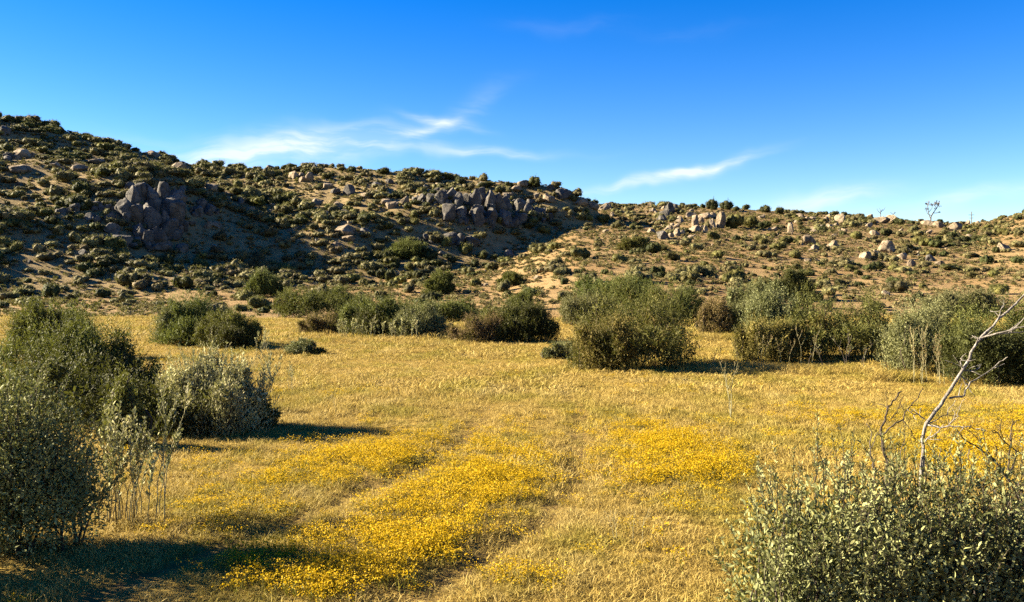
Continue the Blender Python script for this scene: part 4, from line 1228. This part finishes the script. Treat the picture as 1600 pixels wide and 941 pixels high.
def cover(x, y):
    """chance of a shrub: thick on the rocky hill, thin on the open slope"""
    lm = left_mask(x, y) * sstep((y - 80) / 8)
    px = CX + FPX * x / y
    patch = fbm(x / 11.0, y / 11.0, 131, 3)
    fine = fbm(x / 4.0, y / 4.0, 137, 2)
    pl = np.clip(.70 + 1.0 * patch + .55 * fine, .06, 1)
    t = np.clip((y - 66) / 140, 0, 1)
    pr = np.clip(.20 + .34 * t + .75 * patch + .35 * fine, 0.02, .9)
    pr = np.where(y < 66, .03, pr)
    return np.where(rng.random(len(x)) < lm, pl, pr * .66)


SX, SY = [], []
x, y = scatter_zone(21000, (-150, 150), (64, 226), cover)
inside = np.abs(x) < .60 * y + 10
x, y = x[inside], y[inside]
lm = left_mask(x, y) * sstep((y - 80) / 8)
n = len(x)
size = np.where(rng.random(n) < lm, .66 + .80 * rng.random(n) ** 1.6, .50 + .75 * rng.random(n) ** 2.0)
u_ = np.clip(rng.random(n) * .6 + .2 + .75 * fbm(x / 9.0, y / 9.0, 171, 3), 0, 1)
size = size * (1 + .7 * fbm(x / 7.0, y / 7.0, 173, 3))
mi = np.where(u_ < .26, 0, np.where(u_ < .42, 1, np.where(u_ < .80, 2, 3)))
mi = np.where((lm < .5) & (mi == 3) & (rng.random(n) < .5), 1, mi)
size = np.where(mi == 3, size * .72, size)
sh = rng.choice(3, n, p=[.5, .38, .12])
z = height(x, y)
hpx = size * np.array([.95, .78, 1.2])[sh] * FPX / y
cpx, cpy = proj(x, y, z + size * .4)
# kept clear of the named rocks and bushes
hid = hidden_by(x, y, z + size)
# hand set shrubs that one notices: column, foot row, width, height, colour index, shape, label
NOTICED = [
    (838, 291, 26, 17, 0, 0, "dark round bush on the skyline point of the middle hill"), (1114, 327, 21, 18, 0, 0, "round dark bush on the skyline, first of the pair"),
    (1136, 327, 22, 16, 0, 0, "wide dark bush on the skyline, second of the pair"), (1166, 324, 15, 9, 0, 1, "small dark shrub on the skyline after the bush pair"), (1196, 331, 25, 12, 0, 1, "broad dark shrub on the skyline beside a rounder one"),
    (1216, 334, 18, 12, 0, 0, "rounded dark shrub on the skyline at the end of the row"), (1150, 329, 18, 8, 0, 1, "low dark shrub nestling under the skyline bush pair"), (1098, 325, 12, 8, 0, 1, "low dark shrub just before the skyline bush pair"),
    (1150, 358, 34, 22, 1, 1, "large olive thicket behind the tall leaning white boulder"), (1172, 357, 30, 19, 1, 0, "olive thicket continuing from the tall leaning white boulder"), (1195, 358, 24, 13, 0, 1, "dark low thicket at the end of the olive thicket"),
    (108, 203, 19, 10, 0, 0, "dark shrub on the skyline of the high shrubby hill"), (61, 196, 12, 7, 0, 0, "small dark shrub higher on the skyline of the shrubby hill"), (14, 190, 26, 12, 0, 1, "dark spreading shrub at the top of the shrubby hill"),
    (93, 202, 9, 6, 0, 0, "tiny dark shrub beside the dark shrub on the high skyline"), (213, 236, 14, 7, 0, 0, "dark shrub on the descending skyline above the jagged crag"), (233, 240, 11, 6, 0, 0, "small dark shrub farther down the descending skyline"),
    (302, 256, 20, 7, 0, 1, "low dark shrub in the skyline dip"), (548, 268, 18, 10, 0, 0, "dark shrub on the flat middle skyline"), (600, 271, 30, 10, 0, 1, "broad dark shrub on the flat middle skyline"), (795, 291, 18, 9, 0, 1, "low dark shrub on the skyline before the skyline bush"),
    (929, 315, 14, 9, 0, 0, "dark shrub on the saddle skyline at the hill end"), (918, 315, 12, 7, 0, 0, "small dark shrub on the saddle skyline, nearer the hill"), (1065, 319, 12, 6, 0, 0, "small shrub on top of the slanting slab outcrop"),
    (1403, 352, 26, 11, 0, 1, "dark shrub spreading over the ridge mound's shaded end"), (1424, 352, 13, 7, 0, 0, "small dark shrub next to the ridge mound"), (1467, 349, 12, 6, 0, 0, "small dark shrub beside the skyline tree"),
    (612, 441, 20, 20, 0, 0, "dark round shrub, right one of a pair on the sandy clearing"), (597, 437, 18, 17, 0, 0, "dark round shrub, left one of a pair on the sandy clearing"), (640, 424, 20, 14, 1, 0, "olive shrub uphill of the pair on the sandy clearing"),
    (552, 443, 28, 14, 1, 1, "olive shrub at the edge of the sandy clearing by the far thicket"), (697, 388, 22, 16, 1, 0, "round olive shrub below the low shaded rock rib"), (727, 400, 28, 18, 1, 0, "large round olive shrub on the sunny edge below the rocks"),
    (838, 397, 30, 18, 1, 1, "wide olive shrub at the toe of the dark middle slope"), (755, 405, 24, 13, 0, 1, "dark low shrub beside the large round olive shrub"), (740, 419, 18, 13, 0, 0, "dark shrub alone on the sand below the rocks"),
    (770, 424, 22, 13, 1, 1, "green shrub beside the dark shrub on the sand"), (905, 405, 34, 18, 1, 1, "broad green shrub at the saddle's lower sandy patch"), (880, 446, 16, 12, 0, 0, "small dark shrub by the lone bush's sandy bank"),
    (1053, 408, 26, 14, 1, 0, "round green shrub in the middle of the open slope"), (968, 412, 30, 14, 1, 1, "spreading green shrub on the open sandy slope"), (1124, 404, 24, 12, 1, 1, "green shrub with long shadow on the open slope"),
    (1336, 374, 26, 12, 1, 1, "low green shrub above the broad dark sided boulder"), (1240, 404, 26, 12, 1, 1, "green shrub beside a tall straw tuft on the open slope"), (1542, 414, 22, 16, 0, 0, "round dark shrub casting a long shadow on the slope"),
    (1558, 396, 16, 10, 0, 0, "small dark shrub high on the far sandy slope"), (1588, 412, 26, 11, 0, 1, "flat dark shrub at the far end of the sandy slope"), (1474, 402, 16, 10, 0, 0, "dark shrub above the black sided boulder"),
    (1395, 424, 24, 11, 1, 1, "green shrub on the sand below the pyramid boulder"), (1485, 424, 40, 11, 1, 1, "long low green shrub below the flat boulder"), (940, 349, 24, 15, 1, 0, "bright olive shrub just beyond the end of the dark hill"),
    (920, 347, 18, 12, 1, 0, "olive shrub against the end of the dark hill"), (850, 366, 28, 14, 1, 1, "sunlit yellowish shrub alone in the dark middle slope"), (287, 452, 34, 20, 0, 2, "dark feathery shrub at the edge of the dark hollow"),
    (25, 395, 26, 16, 1, 0, "round olive shrub low on the shrubby hill"), (160, 466, 34, 16, 0, 1, "dark spreading shrub above the feathery green bush"), (75, 466, 34, 22, 0, 0, "dark round shrub where shrubby hill meets the sandy flat")]
taken = []
for (px, foot, w, h, m_, s_, lab) in NOTICED:
    X0, D0, Z0 = spot(px, foot - 1)
    if px in (838,) or foot < 345:
        X0, D0, Z0 = spot(px, foot + 1.0)
    o = link("shrub", KINDS[(m_, s_)][0], None, (X0, D0, Z0 - .05))
    fl = (.95, .78, 1.2)[s_]
    o.scale = (w / FPX * D0 / 1.75,) * 2 + (h / FPX * D0 / fl * 1.05,)
    o.rotation_euler = (0, 0, (px * 1.7) % 6.28)
    tag(o, lab, "shrub", "shrubs growing over the hills")
    taken.append((px, foot - h / 2, max(w, h)))
tk = np.array(taken)
rk = np.array([(b[0], b[1] - b[3] / 2, max(b[2], b[3]) * .8) for b in NAMED])
block = np.vstack([tk, rk])
near = np.zeros(n, bool)
for (bx, by, bw) in block:
    near |= (np.abs(cpx - bx) < bw * .62) & (np.abs(cpy - by) < bw * .62)
keep = (~near) & (hid < 1.5)
x, y, z, size, mi, sh, hpx, cpx, cpy, hid = (a[keep] for a in (x, y, z, size, mi, sh, hpx, cpx, cpy, hid))
n = len(x)
inview = (cpx > 4) & (cpx < 1596) & (hid < 0) & (cpy < 462)
rank = np.where(inview, hpx, -1)
order = np.argsort(-rank)
N_IND = 300 - len(NOTICED)
ind, rest = order[:N_IND], order[N_IND:]
turn = rng.random(n) * 6.283

LAND = [(235, 335, "the tall jagged crag"), (140, 325, "the low rock ledge"), (35, 243, "the big smooth tan boulder"), (740, 318, "the broken crag band"), (747, 342, "the large pale smooth boulder"),
        (838, 282, "the skyline bush"), (608, 318, "the pale boulder pair"), (538, 362, "the cluster of grey rocks"), (636, 388, "the large round dark shrub"), (720, 374, "the shaded rock rib"),
        (1046, 325, "the slanting slab outcrop"), (1086, 348, "the upright oval boulder"), (1126, 346, "the tall leaning white boulder"), (1383, 388, "the pyramid boulder"), (1300, 385, "the upright square boulder"),
        (1352, 400, "the broad dark sided boulder"), (1457, 333, "the skyline tree"), (1385, 344, "the ridge mound"), (1453, 405, "the black sided boulder"), (1264, 377, "the jagged pale boulder pair"),
        (988, 381, "the olive bush at the hill toe"), (417, 444, "the bright green foot bush"), (690, 442, "the loose green shrub"), (803, 436, "the flat topped green shrub"), (985, 440, "the lone olive bush"),
        (1237, 440, "the dark bush above the stemmy bush"), (605, 430, "the dark shrub pair"), (905, 396, "the broad green saddle shrub"), (1542, 406, "the round shrub with long shadow"), (285, 391, "the bright angular boulder"),
        (330, 294, "the gully's long pale boulder"), (494, 317, "the rounded sunlit stone"), (75, 455, "the dark round shrub at the flat"), (25, 387, "the round olive shrub"), (500, 450, "the far thicket"),
        (1500, 455, "the grey green slope bush"), (160, 458, "the dark spreading shrub"), (1053, 401, "the round green slope shrub"), (1124, 398, "the green shrub with long shadow")]
LXY = np.array([(a, b) for a, b, _ in LAND], float)
ORD = ["", "second", "third", "fourth", "fifth", "sixth", "seventh", "eighth", "ninth", "tenth"]


def name_by_place(things, noun):
    """things: [object, column, row, height px, look words]; each gets a label that tells it from its neighbours"""
    hs = np.array([t[3] for t in things])
    q1, q2 = np.quantile(hs, .33), np.quantile(hs, .75)
    groups = {}
    for t in things:
        o, cx_, cy_, h_, look = t
        dd = (LXY - [cx_, cy_]) * [1, 1.5]
        j = int(np.argmin((dd ** 2).sum(1)))
        ax_, ay_ = cx_ - LXY[j, 0], cy_ - LXY[j, 1]
        rel = ("right of" if ax_ > 0 else "left of") if abs(ax_) > abs(ay_) * 1.3 else ("below" if ay_ > 0 else "above")
        near_ = "just " if math.hypot(ax_, ay_) < 32 else ""
        sz_ = "small" if h_ < q1 else ("large" if h_ > q2 else "middling")
        groups.setdefault((look, sz_, near_ + rel, LAND[j][2]), []).append(t)
    for (look, sz_, rel, land), ts in groups.items():
        ts.sort(key=lambda t: t[1])
        for k, t in enumerate(ts):
            if len(ts) == 1:
                lab = f"{sz_} {look} {noun} {rel} {land}"
            elif len(ts) == 2:
                lab = f"{sz_} {look} {noun} {rel} {land}, {'left' if k == 0 else 'right'} one"
            else:
                lab = f"{sz_} {look} {noun} {rel} {land}, {'leftmost' if k == 0 else 'rightmost' if k == len(ts) - 1 else ORD[min(k, 9)] + ' from left'}"
            t[0]["label"] = lab


todo = []
for i in ind:
    me, words_, shape = KINDS[(int(mi[i]), int(sh[i]))]
    o = link("shrub", me, None, (x[i], y[i], z[i] - .04))
    o.scale = (size[i],) * 3
    o.rotation_euler = (0, 0, turn[i])
    tag(o, None, "shrub", "shrubs growing over the hills")
    todo.append([o, cpx[i], cpy[i], hpx[i], f"{words_} {shape}"])
name_by_place(todo, "shrub")
keys = sorted(KINDS)
protos = [proto("shrub_source", KINDS[k][0]) for k in keys]
kidx = np.array([keys.index((int(a), int(b))) for a, b in zip(mi, sh)])
scatter("distant_scrub", np.stack([x, y, z - .04], 1)[rest], kidx[rest], np.stack([0 * x, 0 * x, turn], 1)[rest], np.repeat(size[rest][:, None], 3, 1), protos)

# small tufts and twigs between the shrubs
tuft = [hill_shrub_mesh(400 + k, m_, .26, 34, .75, 2, .7, 0) for k, m_ in enumerate(('hill_tan', 'hill_sage', 'hill_tan', 'hill_olive'))]
tx, ty = scatter_zone(95000, (-150, 150), (60, 224), lambda a, b: np.clip(.36 + .22 * left_mask(a, b) * sstep((b - 80) / 8) + .5 * fbm(a / 9, b / 9, 151, 3), .02, 1))
k = np.abs(tx) < .6 * ty + 8
tx, ty = tx[k], ty[k]
k = hidden_by(tx, ty, height(tx, ty) + .3) < 1.0
tx, ty = tx[k], ty[k]
m_ = len(tx)
scatter("hill_tufts", np.stack([tx, ty, height(tx, ty) - .02], 1), rng.choice(4, m_, p=[.48, .12, .32, .08]), np.stack([0 * tx, 0 * tx, rng.random(m_) * 6.28], 1),
        np.repeat((.22 + .38 * rng.random(m_) ** 1.5)[:, None], 3, 1), [proto("tuft_source", a) for a in tuft])

# more boulders: thick round the crags and along the rocky crest, thin elsewhere
def rockiness(x, y):
    px, py = proj(x, y, height(x, y))
    f = .015 + .02 * left_mask(x, y)
    for (cx_, cy_, wx, wy, a) in [(235, 370, 60, 40, .22), (760, 335, 110, 40, .30), (840, 300, 60, 18, .6), (560, 300, 130, 30, .34), (700, 285, 90, 16, .35), (1090, 355, 60, 22, .35), (1180, 340, 90, 14, .30), (1380, 385, 110, 35, .12),
                                  (1250, 370, 80, 25, .14), (1390, 348, 60, 10, .35), (945, 328, 60, 14, .30), (1040, 330, 40, 14, .2), (500, 370, 140, 40, .2), (30, 260, 60, 40, .16), (300, 300, 90, 50, .16), (230, 400, 80, 30, .25)]:
        f = f + a * np.exp(-((px - cx_) / wx) ** 2 - ((py - cy_) / wy) ** 2)
    return f


bx, by = scatter_zone(9000, (-150, 150), (84, 222), lambda a, b: np.clip(rockiness(a, b), 0, .9))
bz = height(bx, by)
bs = (.22 + .75 * rng.random(len(bx)) ** 2.2)
hb = hidden_by(bx, by, bz + bs)
k = (np.abs(bx) < .6 * by + 8) & (hb < 1.2)
bx, by, bz, bs, hb = (a[k] for a in (bx, by, bz, bs, hb))
bcol, brow = proj(bx, by, bz + bs * .4)
near = np.zeros(len(bx), bool)
for (qx, qy, qw) in block:
    near |= (np.abs(bcol - qx) < qw * .5) & (np.abs(brow - qy) < qw * .5)
k = ~near
bx, by, bz, bs, bcol, brow, hb = (a[k] for a in (bx, by, bz, bs, bcol, brow, hb))
bh = bs * 1.1 * FPX / by
vis = (bcol > 4) & (bcol < 1596) & (hb < 0)
order = np.argsort(-np.where(vis, bh, -1))
N_B = 290 - len(NAMED)
shaded = fbm(bx / 20, by / 20, 5) > .1
todo = []
sqz = .7 + .5 * rng.random((len(bx), 3)); eul = np.stack([rng.normal(size=len(bx)) * .3, rng.normal(size=len(bx)) * .3, rng.random(len(bx)) * 6.28], 1)
pid = rng.integers(0, 7, len(bx))
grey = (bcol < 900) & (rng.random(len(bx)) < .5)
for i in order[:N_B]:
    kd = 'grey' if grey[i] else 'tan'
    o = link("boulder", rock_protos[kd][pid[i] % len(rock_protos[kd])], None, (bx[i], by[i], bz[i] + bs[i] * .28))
    o.scale = sqz[i] * bs[i]
    o.rotation_euler = eul[i]
    tag(o, None, "boulder", BOULDERS)
    todo.append([o, bcol[i], brow[i], bh[i], f"{'grey' if kd == 'grey' else 'tan'} {'flat' if sqz[i][2] < .85 else 'blocky' if pid[i] % 2 else 'rounded'}"])
name_by_place(todo, "boulder")
r = order[N_B:]
small_rocks = [rock_mesh(260 + k, (1, .9, .8), 'rock' if k % 2 else 'grey_rock', ICO2, 6) for k in range(6)]
scatter("scattered_stones", np.stack([bx, by, bz + bs * .25], 1)[r], pid[r] % 6, eul[r], (sqz * bs[:, None])[r], [proto("stone_source", a) for a in small_rocks])

# ------------------------------------------------------------------ on the skyline
dead_tree("skyline_tree", "bare forked tree alone on the skyline of the open slope", "tree", spot(1454, 350)[1],
    [(1454, 345, 0), (1455, 338, 0), (1458, 333, 0), (1463, 326, 0), (1467, 320, 0)],
    [([(1454, 342, 0), (1451, 334, .3), (1450, 327, .3), (1449, 319, .3)], .10, .06), ([(1451, 332, .3), (1456, 326, .3), (1457, 319, .3)], .07, .05), ([(1459, 333, 0), (1464, 333, 0), (1468, 332, 0)], .07, .05),
     ([(1463, 326, 0), (1461, 321, 0), (1462, 317, 0)], .06, .05), ([(1455, 337, 0), (1449, 334, 0), (1447, 328, 0)], .06, .05)], 'hill_dead', 91, .17, .07, 0, 0)
def tree_sprays(o, pts, d, seed, mat):
    rng = np.random.default_rng(seed)
    P = []
    for (a, b, r_, k) in pts:
        c = np.array([(a - CX) / FPX * d, d, CAMZ + (HY - b) / FPX * d]) - np.array(o.location)
        P.append(c + rng.normal(size=(k, 3)) * r_ / FPX * d)
    P = np.vstack(P)
    V, Q = leaf_quads(P, unit(rng.normal(size=P.shape) + [0, 0, .4]), .50, .22, rng)
    link("foliage", mk_mesh("foliage", V, [Q], [M[mat]]), o)
sk = [o for o in COL.objects if o.name == "skyline_tree"][0]
tree_sprays(sk, [(1467, 319, 1.8, 26), (1462, 318, 1.6, 22), (1450, 319, 1.6, 22), (1457, 320, 1.4, 14), (1448, 327, 1.4, 12), (1467, 332, 1.2, 10), (1463, 325, 1.2, 8)], spot(1454, 350)[1], 5, 'hill_dead')
dead_tree("skyline_shrub", "sparse bare shrub standing on the ridge mound", "shrub", spot(1376, 342)[1],
    [(1376, 336, 0), (1376, 331, 0), (1379, 327, 0)], [([(1376, 334, 0), (1372, 330, 0), (1370, 326, 0)], .07, .04), ([(1377, 331, 0), (1381, 328, 0), (1383, 324, 0)], .06, .04), ([(1376, 331, 0), (1375, 327, 0), (1374, 325, 0)], .05, .03)], 'hill_dead', 92, .09, .05, 0, 0)
dead_tree("skyline_shrub", "smaller bare shrub on the ridge mound's shaded end", "shrub", spot(1397, 345)[1],
    [(1396, 339, 0), (1396, 335, 0), (1398, 331, 0)], [([(1396, 336, 0), (1393, 333, 0), (1391, 332, 0)], .06, .04), ([(1397, 334, 0), (1400, 332, 0)], .06, .04)], 'hill_dead', 93, .08, .04, 0, 0)
d_ = 262.0
x_ = (1518 - CX) / FPX * d_
z_ = float(height(x_, d_))
t = thing("utility_pole", "slender distant utility pole with crossarms where the ridge dips", "utility pole", (x_, d_, z_ - .3))
zt = CAMZ + (HY - 331) / FPX * d_ - z_ + .3
g = Geo(); g.tube([(0, 0, 0), (0, 0, zt * .5), (0, 0, zt)], [.14, .12, .10], 8)
link("pole", g.mesh("pole", [M['hill_dead']], True), t)
for f, hw in ((.90, .85), (.80, .6)):
    g = Geo(); g.tube([(-hw, .12, 0), (0, .12, 0), (hw, .12, 0)], [.06, .07, .06], 4)
    c = g.mesh("crossarm", [M['hill_dead']])
    link("crossarm", c, t, (0, 0, zt * f))
